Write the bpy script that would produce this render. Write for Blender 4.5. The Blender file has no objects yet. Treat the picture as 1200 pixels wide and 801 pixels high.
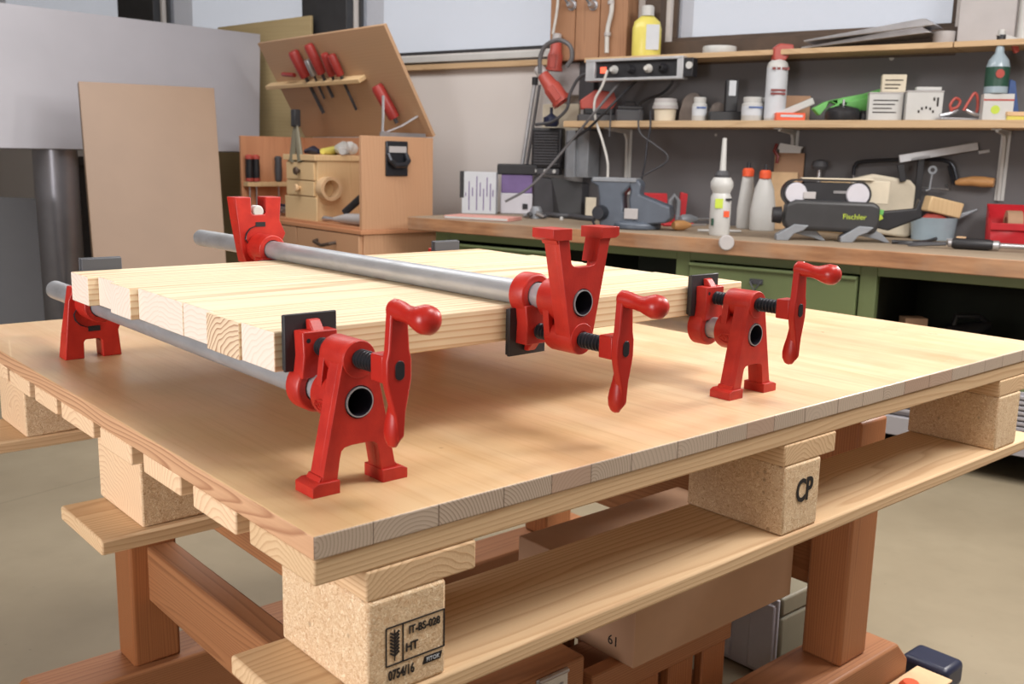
import bpy, bmesh, math, random
from mathutils import Vector, Matrix
random.seed(7)
PI = math.pi
R = math.radians
COL = bpy.context.scene.collection

# ------------------------------------------------------------------ frames
H = 0.78                      # height of the table top
TH = 1.3362144                # yaw of the table in the room
CAM = Vector((0.52222457, -0.48412536, 1.06368308))
DW = Vector((-0.56889052, 0.8011565, -0.18577363))
RW = Vector((0.81273888, 0.58221313, 0.02198583))
UW = Vector((-0.12577394, 0.13847792, 0.98234657))
FP = 1154.2
TM = Matrix.Translation((0, 0, H)) @ Matrix.Rotation(TH, 4, 'Z')   # table frame -> room
TI = TM.inverted()
def ray(px, py): return DW + RW * ((px - 600) / FP) - UW * ((py - 400.5) / FP)
def wp(px, py, ax, val):      # point seen at a pixel on a plane of the room
    v = ray(px, py); t = (val - CAM[ax]) / v[ax]; return CAM + v * t
def tp(px, py, ax, val):      # the same in the frame of the table
    c = TI @ CAM; v = TI.to_3x3() @ ray(px, py); t = (val - c[ax]) / v[ax]; return c + v * t
def dp(px, py, d): return CAM + ray(px, py) * d
def depth(P): return (Vector(P) - CAM).dot(DW)
def sz(px, P): return px * depth(P) / FP

# ------------------------------------------------------------------ mesh builder
class MB:
    def __init__(s): s.v = []; s.f = []; s.m = []; s.M = Matrix.Identity(4); s.mi = 0
    def at(s, M): s.M = M; return s
    def mat(s, i): s.mi = i; return s
    def add(s, vs, fs):
        o = len(s.v); s.v += [s.M @ Vector(v) for v in vs]
        s.f += [tuple(i + o for i in f) for f in fs]; s.m += [s.mi] * len(fs); return s
    def box(s, x0, x1, y0, y1, z0, z1):
        return s.add([(x0,y0,z0),(x1,y0,z0),(x1,y1,z0),(x0,y1,z0),(x0,y0,z1),(x1,y0,z1),(x1,y1,z1),(x0,y1,z1)],
                     [(0,3,2,1),(4,5,6,7),(0,1,5,4),(1,2,6,5),(2,3,7,6),(3,0,4,7)])
    def prism(s, poly, ax, a, b, holes=()):
        """polygon in the plane normal to ax (x: (y,z); y: (x,z); z: (x,y)) extruded a..b"""
        bm = bmesh.new(); es = []
        for lp in [poly] + list(holes):
            vs = [bm.verts.new((p[0], p[1], 0)) for p in lp]
            for i in range(len(vs)): es.append(bm.edges.new((vs[i], vs[(i + 1) % len(vs)])))
        bmesh.ops.triangle_fill(bm, use_beauty=True, use_dissolve=False, edges=es)
        bm.verts.index_update()
        vs = [v.co.copy() for v in bm.verts]; n = len(vs)
        def mp(p, t): return {'x': (t, p[0], p[1]), 'y': (p[0], t, p[1]), 'z': (p[0], p[1], t)}[ax]
        out = [mp(p, a) for p in vs] + [mp(p, b) for p in vs]; fs = []
        for f in bm.faces:
            i = [v.index for v in f.verts]; fs.append(tuple(i)); fs.append(tuple(k + n for k in reversed(i)))
        k = 0
        for lp in [poly] + list(holes):
            L = len(lp)
            for i in range(L):
                j = (i + 1) % L; fs.append((k + i, k + j, k + j + n, k + i + n))
            k += L
        bm.free(); return s.add(out, fs)
    def lathe(s, prof, n=24, O=(0,0,0), ax='z'):
        """prof: list of (r, t) along the axis; closed where r == 0"""
        vs = []; fs = []; rings = []
        def mp(x, y, t): return {'z': (O[0]+x, O[1]+y, O[2]+t), 'y': (O[0]+x, O[1]+t, O[2]+y), 'x': (O[0]+t, O[1]+x, O[2]+y)}[ax]
        for r, t in prof:
            if r <= 1e-7: rings.append([len(vs)]); vs.append(mp(0, 0, t))
            else:
                rings.append(list(range(len(vs), len(vs) + n)))
                vs += [mp(r * math.cos(2*PI*i/n), r * math.sin(2*PI*i/n), t) for i in range(n)]
        for a, b in zip(rings, rings[1:]):
            for i in range(n):
                j = (i + 1) % n
                if len(a) == 1 and len(b) == 1: break
                if len(a) == 1: fs.append((a[0], b[i], b[j]))
                elif len(b) == 1: fs.append((a[i], a[j], b[0]))
                else: fs.append((a[i], a[j], b[j], b[i]))
        if len(rings[0]) > 1 and prof[0] != prof[-1]: fs.append(tuple(reversed(rings[0])))
        if len(rings[-1]) > 1 and prof[0] != prof[-1]: fs.append(tuple(rings[-1]))
        return s.add(vs, fs)
    def cyl(s, r, a, b, n=24, O=(0,0,0), ax='z'): return s.lathe([(r, a), (r, b)], n, O, ax)
    def tube(s, pts, r, n=10, flat=1.0, up=(0,0,1)):
        pts = [Vector(p) for p in pts]; N = len(pts)
        rr = r if isinstance(r, (list, tuple)) else [r] * N
        vs = []; prev = None
        for i, p in enumerate(pts):
            t = (pts[min(i+1, N-1)] - pts[max(i-1, 0)]).normalized()
            if prev is None:
                u = Vector(up)
                if abs(u.dot(t)) > .95: u = Vector((1, 0, 0))
                a = t.cross(u).normalized()
            else: a = (prev - t * prev.dot(t)).normalized()
            prev = a; b = t.cross(a)
            for k in range(n):
                w = 2*PI*k/n; vs.append(p + (a * math.cos(w) + b * (math.sin(w) * flat)) * rr[i])
        fs = []
        for i in range(N - 1):
            for k in range(n):
                j = (k + 1) % n; fs.append((i*n+k, i*n+j, (i+1)*n+j, (i+1)*n+k))
        fs.append(tuple(reversed(range(n)))); fs.append(tuple(range((N-1)*n, N*n)))
        return s.add(vs, fs)
    def build(s, name, mats, parent=None, loc=None, rz=0, bevel=0, seg=2, ang=35, M=None):
        me = bpy.data.meshes.new(name)
        me.from_pydata([tuple(v) for v in s.v], [], s.f)
        if not isinstance(mats, (list, tuple)): mats = [mats]
        for m in mats: me.materials.append(m)
        for p, i in zip(me.polygons, s.m): p.material_index = min(i, len(mats) - 1)
        bm = bmesh.new(); bm.from_mesh(me); bmesh.ops.recalc_face_normals(bm, faces=bm.faces); bm.to_mesh(me); bm.free()
        for p in me.polygons: p.use_smooth = True
        me.set_sharp_from_angle(angle=R(ang))
        o = bpy.data.objects.new(name, me); COL.objects.link(o)
        if parent: o.parent = parent
        if M is not None: o.matrix_local = M
        if loc is not None: o.location = loc
        if rz: o.rotation_euler = (0, 0, rz)
        if bevel:
            b = o.modifiers.new('bevel', 'BEVEL'); b.width = bevel; b.segments = seg; b.limit_method = 'ANGLE'; b.angle_limit = R(40)
        return o

def circ(cx, cy, r, n=28, a0=0, a1=2*PI, end=False):
    k = n if not end else n - 1
    return [(cx + r*math.cos(a0 + (a1-a0)*i/k), cy + r*math.sin(a0 + (a1-a0)*i/k)) for i in range(n)]
def curve(pts, n=8):
    P = [Vector(p) for p in pts]; P = [2*P[0]-P[1]] + P + [2*P[-1]-P[-2]]; out = []
    for i in range(1, len(P)-2):
        a, b, c, d = P[i-1:i+3]
        for k in range(n):
            t = k/n; out.append(.5*((2*b)+(c-a)*t+(2*a-5*b+4*c-d)*t*t+(3*b-a-3*c+d)*t**3))
    out.append(P[-2]); return out
def tag(o, label=None, cat=None, group=None, kind=None):
    if label: o['label'] = label
    if cat: o['category'] = cat
    if group: o['group'] = group
    if kind: o['kind'] = kind
    return o
def thing(name, label, cat, loc=(0,0,0), rz=0, group=None):
    o = bpy.data.objects.new(name, None); COL.objects.link(o); o.empty_display_size = .05
    o.location = loc; o.rotation_euler = (0, 0, rz); return tag(o, label, cat, group)
def on_table(name, label, cat, x, y, z=0, rz=0, group=None):
    return thing(name, label, cat, TM @ Vector((x, y, z)), TH + rz, group)
def text(s, size, mat, parent, M, name='lettering', ex=.0004, sx=1.0, align='CENTER', bold=0):
    cu = bpy.data.curves.new('t', 'FONT'); cu.body = s; cu.size = size; cu.extrude = ex; cu.align_x = align; cu.align_y = 'CENTER'
    cu.resolution_u = 3; cu.offset = bold
    t = bpy.data.objects.new('t', cu); COL.objects.link(t)
    dg = bpy.context.evaluated_depsgraph_get(); me = bpy.data.meshes.new_from_object(t.evaluated_get(dg))
    bpy.data.objects.remove(t)
    me.transform(Matrix.Diagonal((sx, 1, 1, 1))); me.materials.clear(); me.materials.append(mat); me.name = name
    o = bpy.data.objects.new(name, me); COL.objects.link(o); o.parent = parent; o.matrix_local = M; return o
FRONT = Matrix.Rotation(PI/2, 4, 'X')       # text plane facing -Y

# ------------------------------------------------------------------ materials
def lin(c):
    c /= 255; return c/12.92 if c <= .04045 else ((c+.055)/1.055)**2.4
def rgb(r, g, b): return (lin(r), lin(g), lin(b), 1)
class NT:
    def __init__(s, name):
        s.m = bpy.data.materials.new(name); s.m.use_nodes = True; s.t = s.m.node_tree
        s.b = s.t.nodes['Principled BSDF']
    def n(s, typ, **kw):
        nd = s.t.nodes.new(typ)
        for k, v in kw.items():
            if k in nd.inputs: nd.inputs[k].default_value = v
            else: setattr(nd, k, v)
        return nd
    def l(s, a, b): s.t.links.new(a, b)
    def math(s, op, a, b=None, c=None):
        nd = s.t.nodes.new('ShaderNodeMath'); nd.operation = op
        for i, x in enumerate((a, b, c)):
            if x is None: continue
            if isinstance(x, (int, float)): nd.inputs[i].default_value = x
            else: s.l(x, nd.inputs[i])
        return nd.outputs[0]
    def mix(s, f, a, b, mode='MIX'):
        nd = s.t.nodes.new('ShaderNodeMix'); nd.data_type = 'RGBA'; nd.blend_type = mode
        for i, x in ((0, f), (6, a), (7, b)):
            if isinstance(x, (int, float)): nd.inputs[i].default_value = x
            elif isinstance(x, tuple): nd.inputs[i].default_value = x
            else: s.l(x, nd.inputs[i])
        return nd.outputs[2]
    def obj(s): return s.n('ShaderNodeTexCoord').outputs['Object']
    def map(s, vec, scale=(1,1,1), loc=(0,0,0)):
        nd = s.n('ShaderNodeMapping'); nd.inputs['Scale'].default_value = scale; nd.inputs['Location'].default_value = loc
        s.l(vec, nd.inputs['Vector']); return nd.outputs[0]
    def noise(s, vec, scale, detail=3, rough=.55, out=0, dist=0):
        nd = s.n('ShaderNodeTexNoise'); nd.inputs['Scale'].default_value = scale; nd.inputs['Detail'].default_value = detail
        nd.inputs['Roughness'].default_value = rough; nd.inputs['Distortion'].default_value = dist
        if vec is not None: s.l(vec, nd.inputs['Vector'])
        return nd.outputs[out]
    def ramp(s, f, stops, interp='LINEAR'):
        nd = s.n('ShaderNodeValToRGB'); cr = nd.color_ramp; cr.interpolation = interp
        while len(cr.elements) > 1: cr.elements.remove(cr.elements[-1])
        for i, (p, c) in enumerate(stops):
            e = cr.elements[0] if i == 0 else cr.elements.new(p)
            e.position = p; e.color = c if isinstance(c, tuple) else (c, c, c, 1)
        s.l(f, nd.inputs[0]); return nd.outputs[0]
    def bump(s, h, strength=.3, dist=.001):
        nd = s.n('ShaderNodeBump'); nd.inputs['Strength'].default_value = strength; nd.inputs['Distance'].default_value = dist
        s.l(h, nd.inputs['Height']); s.l(nd.outputs[0], s.b.inputs['Normal'])
    def fin(s, col=None, rough=None, metal=None, spec=None, coat=None):
        for k, v in (('Base Color', col), ('Roughness', rough), ('Metallic', metal), ('Specular IOR Level', spec), ('Coat Weight', coat)):
            if v is None: continue
            if isinstance(v, (int, float, tuple)): s.b.inputs[k].default_value = v
            else: s.l(v, s.b.inputs[k])
        return s.m
def plain(name, c, rough=.5, metal=0, var=.12, sc=14, bump=0, spec=None, coat=None):
    m = NT(name); col = rgb(*c); v = m.noise(m.obj(), sc, 4)
    dk = tuple(x*(1-var) for x in col[:3])+(1,); lt = tuple(min(1, x*(1+var)) for x in col[:3])+(1,)
    cc = m.ramp(v, [(.3, dk), (.7, lt)])
    if bump: m.bump(m.noise(m.obj(), sc*30, 2), bump, .0006)
    return m.fin(cc, rough, metal, spec, coat)
def wood(name, light, dark, axis='x', freq=75, contrast=.6, rough=.5, stretch=14, tint=None, off=.06, bump=.1, knots=False, coat=None, spec=None, per=True, fiber=.55):
    """solid growth rings around an axis beside the piece: lines along it, arcs on its ends"""
    m = NT(name); o = m.obj()
    ri = m.n('ShaderNodeObjectInfo').outputs['Random']
    sep = m.n('ShaderNodeSeparateXYZ'); m.l(o, sep.inputs[0])
    k = 'xyz'.index(axis); A = [0, 1, 2]; A.remove(k)
    sc = [1, 1, 1]; sc[k] = 1/stretch
    warp = m.noise(m.map(o, tuple(sc)), 9, 3, .5, out=1)
    sw = m.n('ShaderNodeSeparateXYZ'); m.l(warp, sw.inputs[0])
    r1 = m.math('MULTIPLY', m.math('SUBTRACT', ri if per else .37, .5), off*2.2)
    r2 = m.math('MULTIPLY', m.math('FRACT', m.math('MULTIPLY', ri, 7.31)), off)
    a = m.math('ADD', m.math('ADD', sep.outputs[A[0]], r1), m.math('MULTIPLY', m.math('SUBTRACT', sw.outputs[0], .5), .09))
    b = m.math('ADD', m.math('ADD', sep.outputs[A[1]], m.math('ADD', r2, .025)), m.math('MULTIPLY', m.math('SUBTRACT', sw.outputs[1], .5), .05))
    d = m.math('SQRT', m.math('ADD', m.math('MULTIPLY', a, a), m.math('MULTIPLY', b, b)))
    f = m.math('FRACT', m.math('MULTIPLY', d, freq*3.2))
    ring = m.ramp(f, [(0, 0.0), (.55, .25), (.86, 1.0), (1, 0.0)])
    fib = m.noise(m.map(o, tuple(1 if i != k else 1/60 for i in range(3))), 420, 2, .6)
    big = m.noise(m.map(o, tuple(sc)), 5, 2)
    L = rgb(*light); D = rgb(*dark)
    col = m.mix(m.math('MULTIPLY', ring, contrast), L, D)
    col = m.mix(m.math('MULTIPLY', m.math('SUBTRACT', fib, .35), contrast*fiber), col, D)
    col = m.mix(m.math('MULTIPLY', m.ramp(big, [(.35, 0.0), (.75, 1.0)]), .35), col, rgb(*(tint or dark)))
    if knots:
        sc2 = [9, 9, 9]; sc2[k] = 2.6
        v = m.n('ShaderNodeTexVoronoi'); v.inputs['Scale'].default_value = 1.0; m.l(m.map(o, tuple(sc2), (.3, .1, .7)), v.inputs['Vector'])
        kn = m.ramp(v.outputs['Distance'], [(.05, 1.0), (.10, .0)])
        col = m.mix(m.math('MULTIPLY', kn, .55), col, rgb(150, 100, 60))
    if bump: m.bump(m.math('ADD', m.math('MULTIPLY', ring, .5), fib), bump, .0006)
    return m.fin(col, rough, 0, spec, coat)

M = {}
M['pine'] = wood('pine', (240, 224, 192), (184, 128, 76), 'x', 48, .72, .5, 26, (226, 196, 150), off=.045, knots=True, fiber=.35)
M['pine_end'] = wood('pine_end', (246, 234, 222), (214, 184, 158), 'x', 62, .4, .6, 22, (240, 224, 208), off=.05, fiber=.1)
M['pine_ring'] = wood('pine_ring', (240, 220, 190), (150, 92, 52), 'x', 66, .95, .6, 22, (236, 214, 184), off=.03, fiber=.1)
M['pallet_x'] = wood('pallet_wood_long', (222, 194, 154), (166, 120, 78), 'x', 60, .5, .75, 10, (205, 160, 120), bump=.3)
M['pallet_y'] = wood('pallet_wood_cross', (230, 202, 162), (168, 122, 80), 'y', 60, .6, .75, 10, (205, 160, 120), bump=.3)
M['redwood_y'] = wood('stained_beam_y', (184, 128, 86), (122, 74, 44), 'y', 70, .6, .55, 20, (158, 104, 66))
M['redwood_x'] = wood('stained_beam_x', (172, 118, 78), (112, 66, 38), 'x', 70, .6, .55, 20, (158, 100, 66))
M['redwood_z'] = wood('stained_beam_z', (172, 112, 68), (106, 60, 32), 'z', 75, .6, .5, 20, (160, 96, 58))
M['ply'] = wood('plywood_warm', (194, 152, 118), (172, 126, 92), 'z', 20, .35, .55, 6, (192, 142, 106), bump=.03)
M['ply_in'] = wood('plywood_inside', (196, 140, 102), (172, 114, 80), 'z', 20, .35, .6, 6, (180, 124, 88), bump=.03)
M['lid'] = wood('plywood_lid', (182, 148, 116), (168, 130, 98), 'y', 20, .3, .6, 6, (196, 150, 112), bump=.03)
M['birch'] = wood('birch', (222, 192, 148), (196, 160, 112), 'z', 30, .4, .55, 8, (208, 176, 130), bump=.03)
M['shelfwood'] = wood('shelf_pine', (196, 168, 132), (160, 128, 92), 'x', 50, .45, .6, 14, (196, 158, 116), bump=.05)
M['olivewood'] = wood('sheet_birch', (178, 158, 118), (158, 138, 98), 'x', 14, .3, .6, 8, (168, 146, 106), bump=.02)
M['post'] = wood('post_wood', (160, 116, 84), (112, 78, 54), 'z', 40, .5, .7, 12, (190, 150, 120))
M['handle_wood'] = wood('handle_wood', (206, 156, 102), (160, 108, 62), 'x', 60, .4, .4, 10)

def tabletop_top():
    m = NT('tabletop_face'); o = m.obj()
    sep = m.n('ShaderNodeSeparateXYZ'); m.l(o, sep.inputs[0])
    g = m.noise(m.map(o, (1, .06, 1)), 26, 4, .6)
    g2 = m.noise(m.map(o, (1, .10, 1)), 5, 4, .6, dist=.4)
    sp = m.noise(o, 3.2, 4, .6)
    col = m.mix(m.ramp(g, [(.35, 0.0), (.7, 1.0)]), rgb(230, 204, 168), rgb(212, 178, 136))
    col = m.mix(m.math('MULTIPLY', m.ramp(g2, [(.5, 0.0), (.72, 1.0)]), .6), col, rgb(206, 154, 118))
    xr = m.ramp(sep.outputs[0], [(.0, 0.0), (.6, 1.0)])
    col = m.mix(m.math('MULTIPLY', m.math('SUBTRACT', 1, xr), .6), col, rgb(186, 150, 98))  # darker towards the left: shade on that side painted into the colour
    col = m.mix(m.math('MULTIPLY', m.ramp(sp, [(.45, 0.0), (.62, 1.0)]), .5), col, rgb(222, 172, 138))
    fine = m.noise(m.map(o, (1, .03, 1)), 160, 3, .6)
    col = m.mix(m.math('MULTIPLY', m.ramp(fine, [(.5, 0.0), (.68, 1.0)]), .35), col, rgb(186, 144, 98))
    wear = m.noise(m.map(o, (.5, .3, 1), (3, 1, 0)), 9, 5, .7)
    col = m.mix(m.math('MULTIPLY', m.ramp(wear, [(.5, 0.0), (.62, 1.0)]), .30), col, rgb(190, 148, 100))
    v = m.n('ShaderNodeTexVoronoi', feature='DISTANCE_TO_EDGE'); v.inputs['Scale'].default_value = 3
    m.l(m.map(o, (1.2, .22, 1), (.4, .3, 0)), v.inputs['Vector'])
    sc = m.ramp(v.outputs['Distance'], [(0, 1.0), (.004, 0.0)])
    gate = m.ramp(m.noise(o, 2.1, 2), [(.5, 0.0), (.56, 1.0)])
    col = m.mix(m.math('MULTIPLY', m.math('MULTIPLY', sc, gate), .35), col, rgb(245, 225, 185))
    dots = m.n('ShaderNodeTexVoronoi'); dots.inputs['Scale'].default_value = 9; m.l(o, dots.inputs['Vector'])
    dd = m.ramp(dots.outputs['Distance'], [(.018, 1.0), (.032, 0.0)])
    col = m.mix(m.math('MULTIPLY', dd, .5), col, rgb(130, 92, 56))
    rf = m.ramp(m.noise(o, 6, 3), [(.3, .26), (.7, .42)])
    m.bump(g, .05, .0006)
    return m.fin(col, rf, 0, .5)
M['top'] = tabletop_top()
def strips(name, L, D, w=.047, ax=0, alt=None):
    m = NT(name); o = m.obj(); sep = m.n('ShaderNodeSeparateXYZ'); m.l(o, sep.inputs[0])
    x = sep.outputs[ax]; z = sep.outputs[2]
    wob = m.math('MULTIPLY', m.math('SINE', m.math('MULTIPLY', x, 23)), .008)
    q = m.math('DIVIDE', m.math('ADD', x, wob), w)
    i = m.math('FLOOR', q); fr = m.math('FRACT', q)
    wn = m.n('ShaderNodeTexWhiteNoise', noise_dimensions='1D'); m.l(i, wn.inputs['W'])
    h = m.n('ShaderNodeSeparateColor'); m.l(wn.outputs['Color'], h.inputs[0])
    cx = m.math('ADD', m.math('MULTIPLY', fr, w), m.math('MULTIPLY', m.math('SUBTRACT', h.outputs[0], .6), .09))
    cz = m.math('ADD', z, m.math('MULTIPLY', h.outputs[1], .06))
    nz = m.math('MULTIPLY', m.noise(o, 30, 2), .004)
    d = m.math('ADD', m.math('SQRT', m.math('ADD', m.math('MULTIPLY', cx, cx), m.math('MULTIPLY', cz, cz))), nz)
    f = m.math('FRACT', m.math('MULTIPLY', d, m.math('ADD', 180, m.math('MULTIPLY', h.outputs[2], 160))))
    ring = m.ramp(f, [(0, 0.0), (.6, .3), (.85, 1.0), (1, 0.0)])
    col = m.mix(m.math('MULTIPLY', ring, m.math('ADD', .25, m.math('MULTIPLY', h.outputs[2], .55))), rgb(*L), rgb(*D))
    if alt: col = m.mix(m.math('MULTIPLY', m.math('GREATER_THAN', h.outputs[1], .72), .5), col, rgb(*alt))
    seam = m.math('LESS_THAN', fr, .02)
    col = m.mix(m.math('MULTIPLY', seam, .7), col, rgb(90, 70, 55))
    return m.fin(col, .6)
M['endstrips'] = strips('tabletop_end_grain', (196, 178, 160), (126, 106, 92), .06, 0, (178, 140, 118))
M['longedge'] = wood('tabletop_long_edge', (214, 172, 134), (146, 94, 62), 'y', 85, .75, .6, 9, (196, 140, 104), bump=.35)
M['tailboard'] = wood('deck_board_ends', (240, 212, 176), (190, 140, 98), 'x', 45, .5, .7, 10, (232, 190, 150))
def chip():
    m = NT('particle_block'); o = m.obj()
    v = m.n('ShaderNodeTexVoronoi'); v.inputs['Scale'].default_value = 430; v.inputs['Randomness'].default_value = 1
    m.l(m.map(m.mix(.04, o, m.noise(o, 60, 3, out=1)), (1, 1, 1.8)), v.inputs['Vector'])
    s = m.n('ShaderNodeSeparateColor'); m.l(v.outputs['Color'], s.inputs[0])
    col = m.ramp(s.outputs[0], [(0, rgb(196, 158, 120)), (.15, rgb(214, 180, 142)), (.5, rgb(224, 194, 156)), (.85, rgb(234, 208, 172)), (1, rgb(244, 224, 194))])
    p = m.n('ShaderNodeTexVoronoi'); p.inputs['Scale'].default_value = 95; m.l(m.map(o, (1.6, 1, 1)), p.inputs['Vector'])
    sp = m.n('ShaderNodeSeparateColor'); m.l(p.outputs['Color'], sp.inputs[0])
    dark = m.math('MULTIPLY', m.ramp(p.outputs['Distance'], [(.15, 1.0), (.3, 0.0)]), m.math('GREATER_THAN', sp.outputs[1], .9))
    col = m.mix(m.math('MULTIPLY', dark, .45), col, rgb(120, 78, 48))
    m.bump(m.math('ADD', s.outputs[2], m.math('MULTIPLY', m.noise(o, 120, 3), 1.2)), .55, .0016)
    return m.fin(col, .85)
M['chip'] = chip()
def castred():
    m = NT('red_enamel'); o = m.obj()
    v = m.noise(o, 500, 3); w = m.noise(o, 45, 3)
    col = m.mix(m.ramp(w, [(.35, 0.0), (.7, 1.0)]), rgb(170, 32, 24), rgb(190, 44, 32))
    m.bump(v, .25, .0006)
    return m.fin(col, .42, 0, .5)
M['red'] = castred()
M['redsmooth'] = plain('red_enamel_smooth', (178, 34, 25), .34, var=.06, sc=30)
def galv():
    m = NT('galvanised_pipe'); o = m.obj()
    n1 = m.noise(m.map(o, (1, .25, 1)), 60, 4, .6); n2 = m.noise(m.map(o, (1, .5, 1)), 16, 4, .6)
    col = m.mix(n1, rgb(160, 164, 170), rgb(202, 206, 212))
    col = m.mix(m.math('MULTIPLY', m.ramp(n2, [(.52, 0.0), (.72, 1.0)]), .55), col, rgb(118, 114, 112))
    m.bump(n1, .25, .001)
    return m.fin(col, m.ramp(n2, [(.3, .30), (.7, .48)]), .5)
M['galv'] = galv()
M['pipe_in'] = plain('pipe_bore', (52, 48, 60), .45, .5)
M['blackpad'] = plain('black_pad', (44, 44, 48), .5, var=.15, sc=20)
M['greypad'] = plain('grey_pad', (74, 76, 82), .5, var=.1)
M['blackmetal'] = plain('black_steel', (52, 54, 60), .30, .5)
M['ink'] = plain('ink', (34, 28, 26), .8, var=.2, sc=80)
M['white'] = plain('white_plastic', (192, 192, 190), .4, var=.04)
M['label'] = plain('paper_label', (196, 200, 206), .6, var=.03)
M['steel'] = plain('bright_steel', (190, 190, 194), .3, .8)
M['alu'] = plain('aluminium', (198, 200, 204), .42, .6)
M['greycast'] = plain('grey_cast', (138, 142, 148), .5, .3)
M['black'] = plain('black_plastic', (34, 34, 38), .45, var=.2)
M['darkgrey'] = plain('dark_grey', (66, 66, 70), .55)
M['green'] = plain('green_paint', (100, 112, 74), .5, var=.08, sc=5)
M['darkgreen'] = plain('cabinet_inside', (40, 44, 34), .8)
M['beige'] = plain('beige_cloth', (206, 196, 176), .85, var=.1, sc=9, bump=.3)
M['card'] = plain('cardboard', (176, 140, 112), .8, var=.05, sc=10)
M['tan'] = plain('tan_board', (138, 113, 92), .5, var=.05, sc=4)
M['binred'] = plain('red_plastic', (188, 34, 44), .4, var=.08)
M['orange'] = plain('orange_cap', (226, 92, 56), .4, var=.05)
M['viseblue'] = plain('blue_grey_enamel', (84, 92, 104), .4, .1, var=.1, sc=20)
M['leaf'] = plain('green_plastic', (104, 176, 92), .45, var=.08)
M['yellow'] = plain('yellow_liquid', (216, 204, 104), .3, var=.05)
M['purple'] = plain('purple_paint', (112, 92, 140), .4)
M['pink'] = plain('pink_cover', (208, 150, 140), .6)
M['blueglass'] = plain('blue_label', (70, 96, 150), .5)
M['lime'] = plain('lime', (186, 206, 70), .5)
M['navy'] = plain('navy', (30, 36, 60), .4)
M['palegrey'] = plain('pale_grey', (176, 172, 172), .5, var=.04)
M['casegrey'] = plain('case_grey', (196, 194, 202), .5, var=.04)  # on the tool case: its lit end face painted lighter
M['casedark'] = plain('case_shade_olive', (124, 118, 100), .55, var=.05)  # on the tool case: its shaded side painted darker
M['brown'] = plain('brown_frame', (74, 58, 46), .6, var=.25, sc=8)
M['mullion'] = plain('dark_mullion', (52, 52, 54), .45)
M['cordgrey'] = plain('grey_cable', (92, 90, 92), .5)
M['cordwhite'] = plain('white_cable', (196, 194, 190), .5)
M['skin'] = plain('pale_cork', (214, 180, 140), .7)
def laminate():
    m = NT('grey_laminate'); o = m.obj(); n = m.noise(o, 3, 3)
    return m.fin(m.mix(n, rgb(160, 158, 164), rgb(174, 172, 178)), .42, .15)
M['laminate'] = laminate()
def floor_m():
    m = NT('concrete_floor'); o = m.obj()
    a = m.noise(o, 1.6, 5, .6); b = m.noise(o, 9, 5, .65)
    col = m.mix(m.ramp(a, [(.3, 0.0), (.7, 1.0)]), rgb(128, 116, 95), rgb(146, 134, 112))
    col = m.mix(m.math('MULTIPLY', m.ramp(b, [(.5, 0.0), (.75, 1.0)]), .35), col, rgb(122, 112, 92))
    sep = m.n('ShaderNodeSeparateXYZ'); m.l(o, sep.inputs[0])
    fy = m.math('FRACT', m.math('ADD', m.math('MULTIPLY', sep.outputs[1], .55), .17)); j1 = m.math('LESS_THAN', fy, .004)
    fx = m.math('FRACT', m.math('ADD', m.math('MULTIPLY', sep.outputs[0], .55), .30)); j2 = m.math('LESS_THAN', fx, .004)
    col = m.mix(m.math('MULTIPLY', m.math('MAXIMUM', j1, j2), .4), col, rgb(96, 86, 68))
    sp = m.n('ShaderNodeTexVoronoi'); sp.inputs['Scale'].default_value = 14; m.l(o, sp.inputs['Vector'])
    col = m.mix(m.math('MULTIPLY', m.ramp(sp.outputs['Distance'], [(.02, 1.0), (.05, 0.0)]), .4), col, rgb(90, 80, 64))
    m.bump(b, .08, .002)
    return m.fin(col, .55)
M['floor'] = floor_m()
def wall_m():
    m = NT('wall_plaster'); n = m.noise(m.obj(), 2, 3)
    return m.fin(m.mix(n, rgb(204, 198, 194), rgb(212, 206, 202)), .8)
M['wall'] = wall_m()
def peg_m():
    m = NT('grey_backboard'); o = m.obj(); sep = m.n('ShaderNodeSeparateXYZ'); m.l(o, sep.inputs[0])
    n = m.noise(o, 4, 4)
    col = m.mix(n, rgb(98, 96, 98), rgb(108, 106, 108))
    cb = m.n('ShaderNodeCombineXYZ'); m.l(sep.outputs[0], cb.inputs[0]); m.l(sep.outputs[2], cb.inputs[1])
    v = m.n('ShaderNodeTexVoronoi'); v.inputs['Scale'].default_value = 5; m.l(cb.outputs[0], v.inputs['Vector'])
    s = m.n('ShaderNodeSeparateColor'); m.l(v.outputs['Color'], s.inputs[0])
    d = m.ramp(v.outputs['Distance'], [(.045, 1.0), (.06, 0.0)])
    col = m.mix(m.math('MULTIPLY', d, m.math('GREATER_THAN', s.outputs[0], .45)), col, rgb(190, 188, 184))
    return m.fin(col, .7)
M['peg'] = peg_m()
def glass_m():
    m = NT('frosted_glass'); m.b.inputs['Roughness'].default_value = .5
    t = m.n('ShaderNodeBsdfTransparent'); t.inputs[0].default_value = (1, 1, 1, 1)
    g = m.n('ShaderNodeBsdfDiffuse'); g.inputs[0].default_value = rgb(196, 202, 214)
    x = m.n('ShaderNodeMixShader'); x.inputs[0].default_value = .35
    m.l(t.outputs[0], x.inputs[1]); m.l(g.outputs[0], x.inputs[2]); m.l(x.outputs[0], m.t.nodes['Material Output'].inputs['Surface'])
    return m.m
M['glass'] = glass_m()
def bench_m():
    m = NT('bench_top'); o = m.obj(); a = m.noise(m.map(o, (.2, 1, 1)), 12, 4); b = m.noise(o, 5, 4)
    col = m.mix(a, rgb(168, 150, 128), rgb(140, 122, 102)); col = m.mix(m.math('MULTIPLY', b, .5), col, rgb(128, 116, 102))
    return m.fin(col, .7)
M['bench'] = bench_m()
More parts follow.
